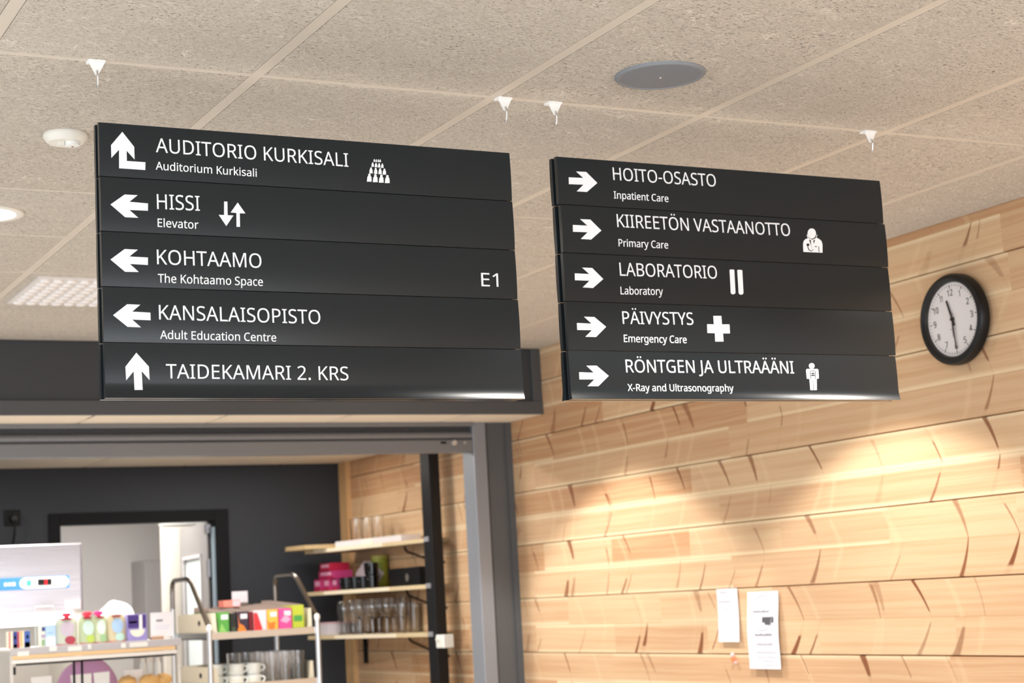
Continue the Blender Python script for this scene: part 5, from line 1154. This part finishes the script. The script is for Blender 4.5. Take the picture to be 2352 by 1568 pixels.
# ------------------------------------------------------------------ serving trolley
tx0, tx1, ty0, ty1 = 2.775, 3.362, 8.76, 9.395
t = thing('serving_trolley', 'chrome serving trolley with looped push handles', 'trolley', ((tx0 + tx1) / 2, 9.07, 0))
for x in (tx0, tx1):
    s = 1 if x > 3 else 0
    zf = 1.53 if s else 1.505
    bm = bmesh.new()
    tube(bm, [(x, ty0, 0.10), (x, ty0, zf)], 0.0135, 14)
    tube(bm, [(x, ty1, 0.10), (x, ty1, 1.62)], 0.0135, 14)
    finish('upright', bm, mat('satin_chrome', 'D4D8DC', 0.35, metal=0.8), t, smooth=True)
    bm = bmesh.new()
    top = 1.772
    tube(bm, rounded([(x, ty1, 1.62), (x, ty1, top), (x, 9.075, top), (x, ty0 + 0.004, zf + 0.01), (x, ty0, zf - 0.02)], 0.06, 6), 0.0125, 14)
    finish('handle', bm, mat('dark_chrome', '8C857F', 0.25, metal=1.0), t, smooth=True)
    bm = bmesh.new()
    lathe(bm, [(0.0, -0.018), (0.014, -0.014), (0.0155, 0.0), (0.013, 0.012), (0.0, 0.019)], (x, ty0, zf + 0.008), 16)
    finish('cap', bm, M_WHITE, t, smooth=True)
    for y in (ty0, ty1):
        bm = bmesh.new()
        lathe(bm, [(0.0, -0.012), (0.04, -0.012), (0.045, 0.0), (0.04, 0.012), (0.0, 0.012)], (x, y, 0.046), 24, 'X')
        finish('caster', bm, M_BLACKM, t, smooth=True)
        finish('fork', B(x - 0.018, x + 0.018, y - 0.012, y + 0.012, 0.046, 0.105), M_CHROME, t)
for z in (0.42, 1.190, 1.452):
    bm = bmesh.new()
    box(bm, tx0 + 0.008, tx1 - 0.008, ty0 + 0.004, ty1 - 0.004, z, z + 0.006)
    for (a, b, c, d2_) in ((tx0 + 0.008, tx1 - 0.008, ty0 + 0.002, ty0 + 0.008), (tx0 + 0.008, tx1 - 0.008, ty1 - 0.008, ty1 - 0.002), (tx0 + 0.008, tx0 + 0.014, ty0 + 0.008, ty1 - 0.008), (tx1 - 0.014, tx1 - 0.008, ty0 + 0.008, ty1 - 0.008)):
        box(bm, a, b, c, d2_, z, z + 0.036, 0.002)
    finish('shelf', bm, mat('shelf_steel', 'D8D8D6', 0.22, metal=0.9), t)
def organizer(z0, h, label, x0=2.795, x1=3.338, y0=8.772, y1=9.37, hole=True):
    t = thing('organizer', label, 'organizer', ((x0 + x1) / 2, (y0 + y1) / 2, z0), group='beige organizers on the trolley')
    finish('bottom', B(x0 + 0.006, x1 - 0.006, y0 + 0.006, y1 - 0.006, z0, z0 + 0.006), M_ORG, t)
    # front with a deep U-shaped opening
    lip, cx0, cx1 = z0 + 0.026, x0 + 0.024, x1 - 0.022
    P = [(x0, z0), (x1, z0), (x1 - 0.004, z0 + h), (x1 - 0.018, z0 + h)]
    P += [(cx1 - 0.012 * (1 - math.cos(a)), lip + 0.018 - 0.018 * math.sin(a)) for a in [PI / 2 * k / 5 for k in range(6)]]
    P += [(cx0 + 0.012 * (1 - math.sin(a)), lip + 0.018 - 0.018 * math.cos(a)) for a in [PI / 2 * k / 5 for k in range(6)]]
    P += [(x0 + 0.018, z0 + h), (x0 + 0.002, z0 + h)]
    bm = bmesh.new()
    prism(bm, P, 'XZ', y0, y0 + 0.008)
    finish('front', bm, M_ORG, t)
    finish('back', B(x0, x1, y1 - 0.008, y1, z0, z0 + h), M_ORG, t)
    for x in (x0, x1 - 0.008):
        s = finish('side', B(x, x + 0.008, y0 + 0.008, y1 - 0.008, z0, z0 + h, 0.001), M_ORG, t)
        ym, zm = (y0 + y1) / 2 - 0.08, z0 + h * 0.62
        xx = x - 0.0008 if x < 3 else x + 0.0072
        bm = bmesh.new()
        prism(bm, [(ym + 0.022 * math.cos(a), zm + 0.014 * math.sin(a)) for a in [2 * PI * k / 16 for k in range(16)]], 'YZ', xx, xx + 0.0016)
        finish('grip_hole', bm, mat('hole_dark', '2E2A24', 0.8), s)
organizer(1.4585, 0.128, 'beige organizer with a low front holding tea boxes, trolley top shelf')
organizer(1.1970, 0.116, 'beige organizer holding cups and glasses, trolley middle shelf')
# tea boxes
ZT = 1.4650
def tea(x0, x1, h, base, accents, label, depth=0.44, y=8.785, sachets=True):
    t = thing('tea_box', label, 'tea box', ((x0 + x1) / 2, y + depth / 2, ZT), group='tea boxes in the trolley organizer')
    bm = bmesh.new()
    w = 0.002
    box(bm, x0, x1, y, y + w, ZT, ZT + h)
    box(bm, x0, x1, y + depth - w, y + depth, ZT, ZT + h)
    box(bm, x0, x0 + w, y + w, y + depth - w, ZT, ZT + h)
    box(bm, x1 - w, x1, y + w, y + depth - w, ZT, ZT + h)
    box(bm, x0, x1, y, y + depth, ZT, ZT + w)
    b = finish('box', bm, base, t)
    for nm, poly, m in accents:
        bm = bmesh.new()
        bm.faces.new([bm.verts.new((x0 + (x1 - x0) * u, y - 0.0008, ZT + h * v)) for u, v in poly])
        finish(nm, bm, m, b)
    if sachets:
        bm = bmesh.new()
        n = 26
        for k in range(n):
            yy = y + 0.012 + (depth - 0.03) * k / n
            prism(bm, [(yy, ZT + 0.01), (yy + 0.004, ZT + 0.01), (yy + 0.010, ZT + h + 0.004 + 0.03 * k / n), (yy + 0.006, ZT + h + 0.004 + 0.03 * k / n)], 'YZ', x0 + 0.004, x1 - 0.004)
        finish('sachet_row', bm, mat('sachet_paper', 'A08F86', 0.6), t)
    return t
R4 = lambda a, b, c, d: [(a, c), (b, c), (b, d), (a, d)]
LOGO = ('maker_label', R4(0.30, 0.92, 0.70, 0.90), M_PAPER)
tea(2.829, 2.889, 0.124, mat('tea_green', '55A046', 0.45), [('leaf', [(0.0, 0.1), (0.35, 0.55), (0.9, 0.05), (0.9, 0.0), (0.0, 0.0)], mat('tea_green2', '8CC56A', 0.45)), LOGO], 'green tea box, leftmost in the organizer')
tea(2.897, 2.928, 0.116, mat('tea_black', '1D211D', 0.5), [('mottle', R4(0.2, 0.9, 0.05, 0.4), mat('tea_moss', '3A4A34', 0.5))], 'narrow black tea box between the green box and the orange flamed one')
tea(2.933, 2.992, 0.122, mat('tea_plum', '35283C', 0.45), [('flame', [(0.05, 0.98), (0.2, 0.5), (0.55, 0.42), (0.95, 0.1), (0.9, 0.0), (0.0, 0.0), (0.05, 0.3), (0.15, 0.35)], mat('tea_orange', 'E8822E', 0.45)), LOGO], 'dark plum tea box with an orange flame shape')
tea(2.997, 3.018, 0.118, mat('tea_maroon', '6E1420', 0.5), [], 'narrow maroon tea box beside the plum one')
tea(3.023, 3.091, 0.124, mat('tea_pinkwhite', 'EBD6DE', 0.45), [('swoosh', [(0.0, 0.9), (0.28, 0.9), (0.6, 0.35), (0.75, 0.0), (0.0, 0.0)], mat('tea_red', 'E8343C', 0.45)), ('maker_label', R4(0.5, 0.95, 0.70, 0.90), M_PAPER)], 'red and white tea box in the middle of the row')
tea(3.095, 3.154, 0.124, mat('tea_yellow', 'EDB84E', 0.45), [('swirl', [(0.0, 0.6), (0.2, 0.45), (0.8, 0.5), (0.6, 0.15), (0.15, 0.2)], mat('tea_amber', 'E07A30', 0.45)), LOGO], 'yellow tea box with an amber swirl')
tea(3.160, 3.229, 0.126, mat('tea_pink', 'E8509A', 0.45), [('petal', [(0.1, 0.5), (0.5, 0.75), (0.95, 0.55), (0.6, 0.4)], mat('tea_pink2', 'F2A6C8', 0.45)), ('maker_label', R4(0.42, 0.95, 0.70, 0.90), M_PAPER)], 'pink tea box, second from the right end')
tea(3.235, 3.298, 0.140, mat('tea_lime', 'B9C43C', 0.45), [('leaf', R4(0.1, 0.85, 0.40, 0.62), mat('tea_leaf', '4E9E4A', 0.45)), ('gold', R4(0.0, 1.0, 0.0, 0.12), mat('tea_gold', '9A8A3C', 0.5))], 'lime green tea box, rightmost and tallest in the organizer', depth=0.52)
t = carton('sugar_packet', 2.94, 3.03, 9.02, 1.6135, 0.036, 0.09, mat('salmon_wrap', 'F08C7C', 0.45), [('pale_end', (0.55, 1.0, 0.1, 0.9), mat('rose_wrap', 'F6C4CC', 0.45))], 'salmon pink packet lying across the tea boxes', cat='packet')
t = thing('tea_sign', 'small pale grey card standing among the tea boxes', 'card', (3.07, 9.17, 1.6))
finish('card', B(3.030, 3.118, 9.15, 9.153, 1.632, 1.695), mat('card_grey', 'D5D2DA', 0.6), t)
finish('holder', B(3.034, 3.114, 9.14, 9.165, 1.6185, 1.636, 0.002), mat('holder_taupe', '6E645E', 0.5), t)
# cups in stacks and glasses in rows on the middle shelf
ZC = 1.2035
def cup_proto():
    t = thing('cup', 'x', 'cup', (0, 0, 0), group='white cups on the trolley')
    bm = bmesh.new()
    lathe(bm, [(0.0, 0.0), (0.030, 0.0), (0.036, 0.008), (0.039, 0.058), (0.0365, 0.058), (0.033, 0.010), (0.0, 0.006)], (0, 0, 0), 28)
    finish('body', bm, mat('porcelain', 'F0F4F3', 0.3), t, smooth=True)
    bm = bmesh.new()
    tube(bm, rounded([(0.036, 0, 0.048), (0.056, 0, 0.046), (0.058, 0, 0.026), (0.034, 0, 0.014)], 0.014, 5), 0.0045, 8)
    finish('handle', bm, mat('porcelain'), t, smooth=True)
    return t
cp = cup_proto()
first = True
for (x, y, who) in ((2.945, 8.86, 'front left'), (3.036, 8.855, 'front middle'), (2.862, 8.94, 'left side'), (2.95, 8.955, 'second row'), (3.036, 8.97, 'second row beside the glasses')):
    for lv in (0, 1):
        lab = ('upper' if lv else 'lower') + ' white cup of the ' + who + ' stack on the trolley'
        c = cp if first else copy_thing(cp, (0, 0, 0))
        first = False
        c.location = (x, y, ZC + lv * 0.0590)
        c.rotation_euler = (0, 0, -0.5 + 0.2 * lv)
        c['label'] = lab
def glass_thing(name, label, cat, prof, group):
    bm = bmesh.new()
    lathe(bm, prof, (0, 0, 0), 20)
    o = finish(name, bm, M_GLASS, smooth=True)
    return tag(o, label, cat, group)
tumbler = [(0.0, 0.0), (0.026, 0.0), (0.028, 0.004), (0.034, 0.165), (0.0325, 0.1655), (0.026, 0.010), (0.0, 0.008)]
rows_ = ['front row', 'second row', 'third row', 'fourth row', 'back row']
g0 = None
for j, y in enumerate((8.845, 8.925, 9.005, 9.085, 9.165)):
    xs_ = (3.135, 3.207, 3.279) if j < 4 else (3.03, 3.10, 3.17, 3.245)
    nm = ('by the cups', 'in the middle', 'at the right end') if j < 4 else ('furthest left', 'second', 'third', 'at the right end')
    for x, q in zip(xs_, nm):
        lab = 'clear tumbler %s of the %s on the trolley middle shelf' % (q, rows_[j])
        if g0 is None:
            g0 = glass_thing('tumbler', lab, 'glass', tumbler, 'tumblers on the trolley'); g = g0
        else:
            g = g0.copy(); COL.objects.link(g); g['label'] = lab
        g.location = (x, y, ZC)

# ------------------------------------------------------------------ wall shelves between the post and the kitchen corner
# the boards taper: deep in the corner, narrow at the post
SX1, SY0, SY1, TAPER = XW, 8.745, 10.06, 0.1674
def front_x(y): return 3.797 + TAPER * (SY1 - y)
def on_shelf(x, y):
    s = (3.797 + x - 3.765 + TAPER * SY1) / (x + TAPER * y)
    return s * x, s * y
for k, (z, lab) in enumerate(((1.905, 'highest pale wooden wall shelf, carrying a tray and glasses'), (1.655, 'middle pale wooden wall shelf, carrying pink boxes and black mugs'), (1.396, 'lowest pale wooden wall shelf, carrying stemmed glasses'))):
    t = thing('wall_shelf', lab, 'shelf', (4.0, 9.5, z), group='wall shelves in the kitchen')
    bm = bmesh.new()
    prism(bm, [(front_x(SY1), SY1), (front_x(SY0), SY0), (SX1, SY0), (SX1, SY1)], 'XY', z, z + 0.022)
    finish('board', bm, M_PLY, t)
    ya, yb = 9.20 - 0.05 * k, 9.95 - 0.1 * k
    bm = bmesh.new()
    prism(bm, [(front_x(yb), yb), (front_x(ya), ya), (front_x(ya) - 0.004, ya - 0.0005), (front_x(yb) - 0.004, yb - 0.0005)], 'XY', z + 0.001, z + 0.021)
    finish('edge_tag', bm, mat('edge_strip', 'F3E6CC', 0.4), t)
    bm = bmesh.new()
    tube(bm, rounded([(SX1 - 0.006, 9.335, z), (SX1 - 0.006, 9.31, z - 0.03), (SX1 - 0.006, 9.02, z - 0.085), (SX1 - 0.006, 8.80, z - 0.11)], 0.02), 0.006, 8)  # brown rod stands for the shadow of a diagonal strut on the wall
    finish('bracket_and_shadow', bm, mat('bracket_shadow_brown', '3A2418', 0.5), t, smooth=True)
    if k == 2:
        bm = bmesh.new()
        box(bm, SX1 - 0.02, SX1 + 0.001, 9.955, 9.985, z - 0.16, z, 0.002)
        box(bm, 3.90, SX1 - 0.02, 9.96, 9.98, z - 0.008, z)
        finish('bracket_and_shadow', bm, M_BLACKM, t)
Z1, Z2, Z3 = 1.9275, 1.6775, 1.4185
# top shelf
t = thing('cutting_board', 'pale wooden serving board jutting past the end of the highest shelf', 'board', (3.8, 9.85, Z1))
bm = bmesh.new()
prism(bm, [(3.70, 9.80), (3.665, 10.02), (3.70, 10.14), (3.86, 10.15), (3.95, 10.10), (3.97, 9.79)], 'XY', Z1, Z1 + 0.024)
finish('slab', bm, streakwood('board_wood', 'D8C094', 'B8986A', 1, 20), t)
bm = bmesh.new()
lathe(bm, [(0.0, 0.0246), (0.016, 0.0246), (0.016, 0.024)], (3.76, 9.86, Z1), 16)
finish('knot', bm, mat('knot_brown', '6E4A2A', 0.6), t)
t = thing('serving_tray', 'white serving tray on the highest shelf', 'tray', (4.0, 9.4, Z1))
def tray_pt(w, y): return (front_x(y) + w, y + w * TAPER)
def tray_wall(bm, w0, w1, ya, yb, z0, z1):
    prism(bm, [tray_pt(w0, ya), tray_pt(w1, ya), tray_pt(w1, yb), tray_pt(w0, yb)], 'XY', z0, z1)
bm = bmesh.new()
tray_wall(bm, 0.02, 0.155, 9.04, 9.74, Z1 + 0.0005, Z1 + 0.005)
for a, b, c, d2_ in ((0.02, 0.026, 9.04, 9.74), (0.149, 0.155, 9.04, 9.74), (0.026, 0.149, 9.04, 9.046), (0.026, 0.149, 9.734, 9.74)):
    tray_wall(bm, a, b, c, d2_, Z1 + 0.005, Z1 + 0.034)
finish('tray', bm, mat('tray_white', 'E4DEE0', 0.35), t)
bm = bmesh.new()
tray_wall(bm, 0.014, 0.0195, 9.33, 9.44, Z1 + 0.001, Z1 + 0.026)
finish('label', bm, mat('label_white', 'FBF3E0', 0.5), t)
tall = [(0.0, 0.0), (0.030, 0.0), (0.032, 0.004), (0.036, 0.155), (0.0345, 0.1555), (0.029, 0.012), (0.0, 0.010)]
gp = None
for (x, y, lab) in ((3.965, 9.64, 'tall clear glass on the highest shelf, closest to the kitchen corner'), (3.985, 9.525, 'tall clear glass on the highest shelf, middle of three'), (4.005, 9.41, 'tall clear glass on the highest shelf, closest to the black post')):
    if gp is None:
        gp = glass_thing('tall_glass', lab, 'glass', tall, 'tall glasses on the highest shelf'); g = gp
    else:
        g = gp.copy(); COL.objects.link(g); g['label'] = lab
    g.location = (x, y, Z1 + 0.0055)
# middle shelf
M_PK = mat('berry_pink', 'B5336E', 0.4)
M_PK2 = mat('berry_red_print', 'A81F45', 0.4)
M_PKL = mat('pale_print_pink', 'D89AB6', 0.5)
def pinkbox(y0, y1, z0, h, m, m2, label, x=3.80):
    xa, y0 = on_shelf(x, y0)
    xb, y1 = on_shelf(x, y1)
    x = (xa + xb) / 2
    t = thing('pink_box', label, 'box', (x + 0.06, (y0 + y1) / 2, z0), group='pink boxes on the middle shelf')
    finish('carton', B(x, x + 0.12, y0, y1, z0 + 0.0006, z0 + h, 0.001), m, t)
    finish('print_panel', B(x - 0.0012, x, y0 + (y1 - y0) * .15, y0 + (y1 - y0) * .85, z0 + h * .45, z0 + h * .85), M_PKL, t)
    finish('base_band', B(x - 0.0012, x, y0, y1, z0 + 0.001, z0 + h * .28), m2, t)
    finish('lid_line', B(x - 0.0012, x, y0, y1, z0 + h * .93, z0 + h * .98), m2, t)
pinkbox(9.80, 9.95, Z2, 0.072, M_PK, M_PK2, 'pink box on the middle shelf, lower row, nearest the kitchen corner')
pinkbox(9.66, 9.795, Z2, 0.072, M_PK, M_PK2, 'pink box on the middle shelf, lower row, second from the corner')
pinkbox(9.545, 9.655, Z2, 0.072, mat('plum_pink', '9A2F66', 0.4), M_PK2, 'darker pink box on the middle shelf, lower row, beside the napkin')
pinkbox(9.56, 9.90, Z2 + 0.072, 0.046, M_PK, M_PK2, 'long pink box laid over the lower row of pink boxes')
pinkbox(9.62, 9.86, Z2 + 0.118, 0.046, mat('crimson_box', 'B0163A', 0.4), M_PK2, 'crimson box topmost of the pink stack')
t = thing('napkin_stack', 'folded pale napkins standing behind the black mugs', 'napkins', (3.86, 9.45, Z2))
bm = bmesh.new()
for k in range(5):
    y = 0.008 * k
    prism(bm, [(9.78 - y, Z2 + 0.001), (9.58 - y, Z2 + 0.001), (9.44 - y, Z2 + 0.082), (9.64 - y, Z2 + 0.160), (9.77 - y, Z2 + 0.095)], 'YZ', 4.005 + 0.006 * k, 4.009 + 0.006 * k)
finish('napkin_pile', bm, mat('napkin_paper', 'C9BFC6', 0.8), t)
def mug_proto():
    t = thing('black_mug', 'x', 'mug', (0, 0, 0), group='black mugs on the middle shelf')
    bm = bmesh.new()
    lathe(bm, [(0.0, 0.0), (0.032, 0.0), (0.040, 0.006), (0.043, 0.072), (0.0405, 0.0725), (0.037, 0.010), (0.0, 0.008)], (0, 0, 0), 28)
    finish('body', bm, mat('black_glaze', '050507', 0.15), t, smooth=True)
    bm = bmesh.new()
    tube(bm, rounded([(0.040, 0, 0.060), (0.066, 0, 0.058), (0.066, 0, 0.028), (0.038, 0, 0.016)], 0.016, 5), 0.005, 8)
    finish('handle', bm, mat('black_glaze'), t, smooth=True)
    return t
mp = mug_proto()
for k, (x, y, z, lab) in enumerate(((3.815, 9.445, Z2, 'black mug on the middle shelf, beside the pink boxes'), (3.812, 9.315, Z2, 'black mug on the middle shelf, second from the pink boxes'), (3.812, 9.195, Z2, 'black mug on the middle shelf, third from the pink boxes'), (3.815, 9.080, Z2, 'black mug on the middle shelf, at the bottom of the two-mug stack'), (3.815, 9.080, Z2 + 0.0735, 'black mug stacked on top of the other mugs'))):
    c = mp if k == 0 else copy_thing(mp, (0, 0, 0))
    x, y = on_shelf(x, y)
    c.location = (x, y, z)
    c.rotation_euler = (0, 0, -2.6 + 0.12 * k)
    c['label'] = lab
t = thing('black_basket', 'low black basket beside the post on the middle shelf', 'basket', (4.06, 9.05, Z2))
bm = bmesh.new()
bx0, bx1, by0, by1 = 4.0, 4.125, 8.84, 9.25
box(bm, bx0, bx1, by0, by1, Z2 + 0.0005, Z2 + 0.006)
for k in range(5):
    z = Z2 + 0.006 + 0.019 * k
    e = 0.002 * k
    for a, b, c, d2_ in ((bx0 - e, bx0 - e + 0.006, by0 - e, by1 + e), (bx1 + e - 0.006, bx1 + e, by0 - e, by1 + e), (bx0 - e + 0.006, bx1 + e - 0.006, by0 - e, by0 - e + 0.006), (bx0 - e + 0.006, bx1 + e - 0.006, by1 + e - 0.006, by1 + e)):
        box(bm, a, b, c, d2_, z, z + 0.0187, 0.002)
finish('weave', bm, M_BLACKM, t)
bm = bmesh.new()
lathe(bm, [(0.0, -0.003), (0.022, -0.003), (0.022, 0.0)], (bx0 - 0.004, 9.0, Z2 + 0.045), 20, 'X')
finish('badge', bm, mat('badge_grey', '5A5650', 0.6), t)
t = thing('green_canister', 'yellow-green canister behind the black mugs', 'canister', (4.06, 9.55, Z2))
bm = bmesh.new()
lathe(bm, [(0.0, 0.0006), (0.046, 0.0006), (0.048, 0.004), (0.048, 0.172), (0.046, 0.176)], (4.089, 9.60, Z2), 28)
finish('body', bm, mat('canister_green', '8F9A34', 0.4), t, smooth=True)
bm = bmesh.new()
lathe(bm, [(0.049, 0.172), (0.049, 0.188), (0.046, 0.192), (0.0, 0.192)], (4.089, 9.60, Z2), 28)
finish('lid', bm, mat('canister_lid', 'B0A85A', 0.4), t, smooth=True)
bm = bmesh.new()
for k in range(5):
    a0_ = PI + 0.2 + k * 0.28
    p = [(4.089 + 0.0486 * math.cos(a), 9.60 + 0.0486 * math.sin(a)) for a in (a0_, a0_ + 0.12)]
    f = [bm.verts.new((p[0][0], p[0][1], Z2 + 0.05)), bm.verts.new((p[1][0], p[1][1], Z2 + 0.05)), bm.verts.new((p[1][0], p[1][1], Z2 + 0.15)), bm.verts.new((p[0][0], p[0][1], Z2 + 0.15))]
    bm.faces.new(f)
finish('leaf_print', bm, mat('leaf_dark', '4E6B22', 0.5), t)
# lowest shelf: stemmed glasses, carafes, white tray
goblet = [(0.0, 0.0), (0.034, 0.0), (0.034, 0.003), (0.006, 0.008), (0.005, 0.085), (0.022, 0.098), (0.038, 0.125), (0.040, 0.160), (0.034, 0.200), (0.0325, 0.200), (0.0385, 0.160), (0.0365, 0.127), (0.020, 0.101), (0.0, 0.096)]
pint = [(0.0, 0.0), (0.028, 0.0), (0.030, 0.005), (0.031, 0.09), (0.039, 0.13), (0.0395, 0.17), (0.034, 0.196), (0.0325, 0.196), (0.038, 0.169), (0.0375, 0.131), (0.0295, 0.091), (0.027, 0.012), (0.0, 0.010)]
gp = pp_ = None
ord_ = ['first', 'second', 'third', 'fourth', 'fifth', 'sixth']
for k, (x, y) in enumerate(((3.84, 9.58), (3.85, 9.47), (3.93, 9.59), (3.95, 9.49))):
    lab = 'waisted beer glass on the lowest shelf, %s' % ['front row by the white tub', 'front row next to the wine glasses', 'wall side near the corner', 'wall side next to the wine glasses'][k]
    if pp_ is None:
        pp_ = glass_thing('beer_glass', lab, 'glass', pint, 'beer glasses on the lowest shelf'); g = pp_
    else:
        g = pp_.copy(); COL.objects.link(g); g['label'] = lab
    x, y = on_shelf(x, y)
    g.location = (min(x, 4.09), y, Z3)
for k, (x, y) in enumerate(((3.84, 9.34), (3.94, 9.30), (3.85, 9.18), (3.95, 9.12), (3.86, 9.00), (3.95, 8.93))):
    lab = '%s wine glass on the lowest shelf counted from the beer glasses' % ord_[k]
    if gp is None:
        gp = glass_thing('wine_glass', lab, 'glass', goblet, 'wine glasses on the lowest shelf'); g = gp
    else:
        g = gp.copy(); COL.objects.link(g); g['label'] = lab
    x, y = on_shelf(x, y)
    g.location = (min(x, 4.09), y, Z3)
for k, (x, y) in enumerate(((3.87, 8.82), (3.93, 8.73))):
    lab = 'short tumbler on the lowest shelf, %s' % ('between the wine glasses and the other tumbler', 'nearest the black post')[k]
    g = g0.copy(); COL.objects.link(g); g['label'] = lab; g['group'] = 'short tumblers on the lowest shelf'
    x, y = on_shelf(x, y)
    g.location = (min(x, 4.09), y, Z3)
t = thing('white_tub', 'white tub with a pink rim at the corner end of the lowest shelf', 'tub', (3.95, 9.9, Z3))
bm = bmesh.new()
ux0, ux1, uy0, uy1 = 3.850, 4.05, 9.845, 10.045
box(bm, ux0, ux1, uy0, uy1, Z3 + 0.0005, Z3 + 0.006)
for a, b, c, d2_ in ((ux0, ux0 + 0.005, uy0, uy1), (ux1 - 0.005, ux1, uy0, uy1), (ux0 + 0.005, ux1 - 0.005, uy0, uy0 + 0.005), (ux0 + 0.005, ux1 - 0.005, uy1 - 0.005, uy1)):
    box(bm, a, b, c, d2_, Z3 + 0.006, Z3 + 0.066)
finish('tub', bm, mat('tub_white', 'DCD6DC', 0.4), t)
bm = bmesh.new()
for a, b, c, d2_ in ((ux0 - 0.003, ux0 + 0.006, uy0 - 0.003, uy1 + 0.003), (ux1 - 0.006, ux1 + 0.003, uy0 - 0.003, uy1 + 0.003), (ux0 + 0.006, ux1 - 0.006, uy0 - 0.003, uy0 + 0.006), (ux0 + 0.006, ux1 - 0.006, uy1 - 0.006, uy1 + 0.003)):
    box(bm, a, b, c, d2_, Z3 + 0.066, Z3 + 0.074, 0.002)
finish('rim', bm, mat('rim_pink', 'E6BFC6', 0.4), t)
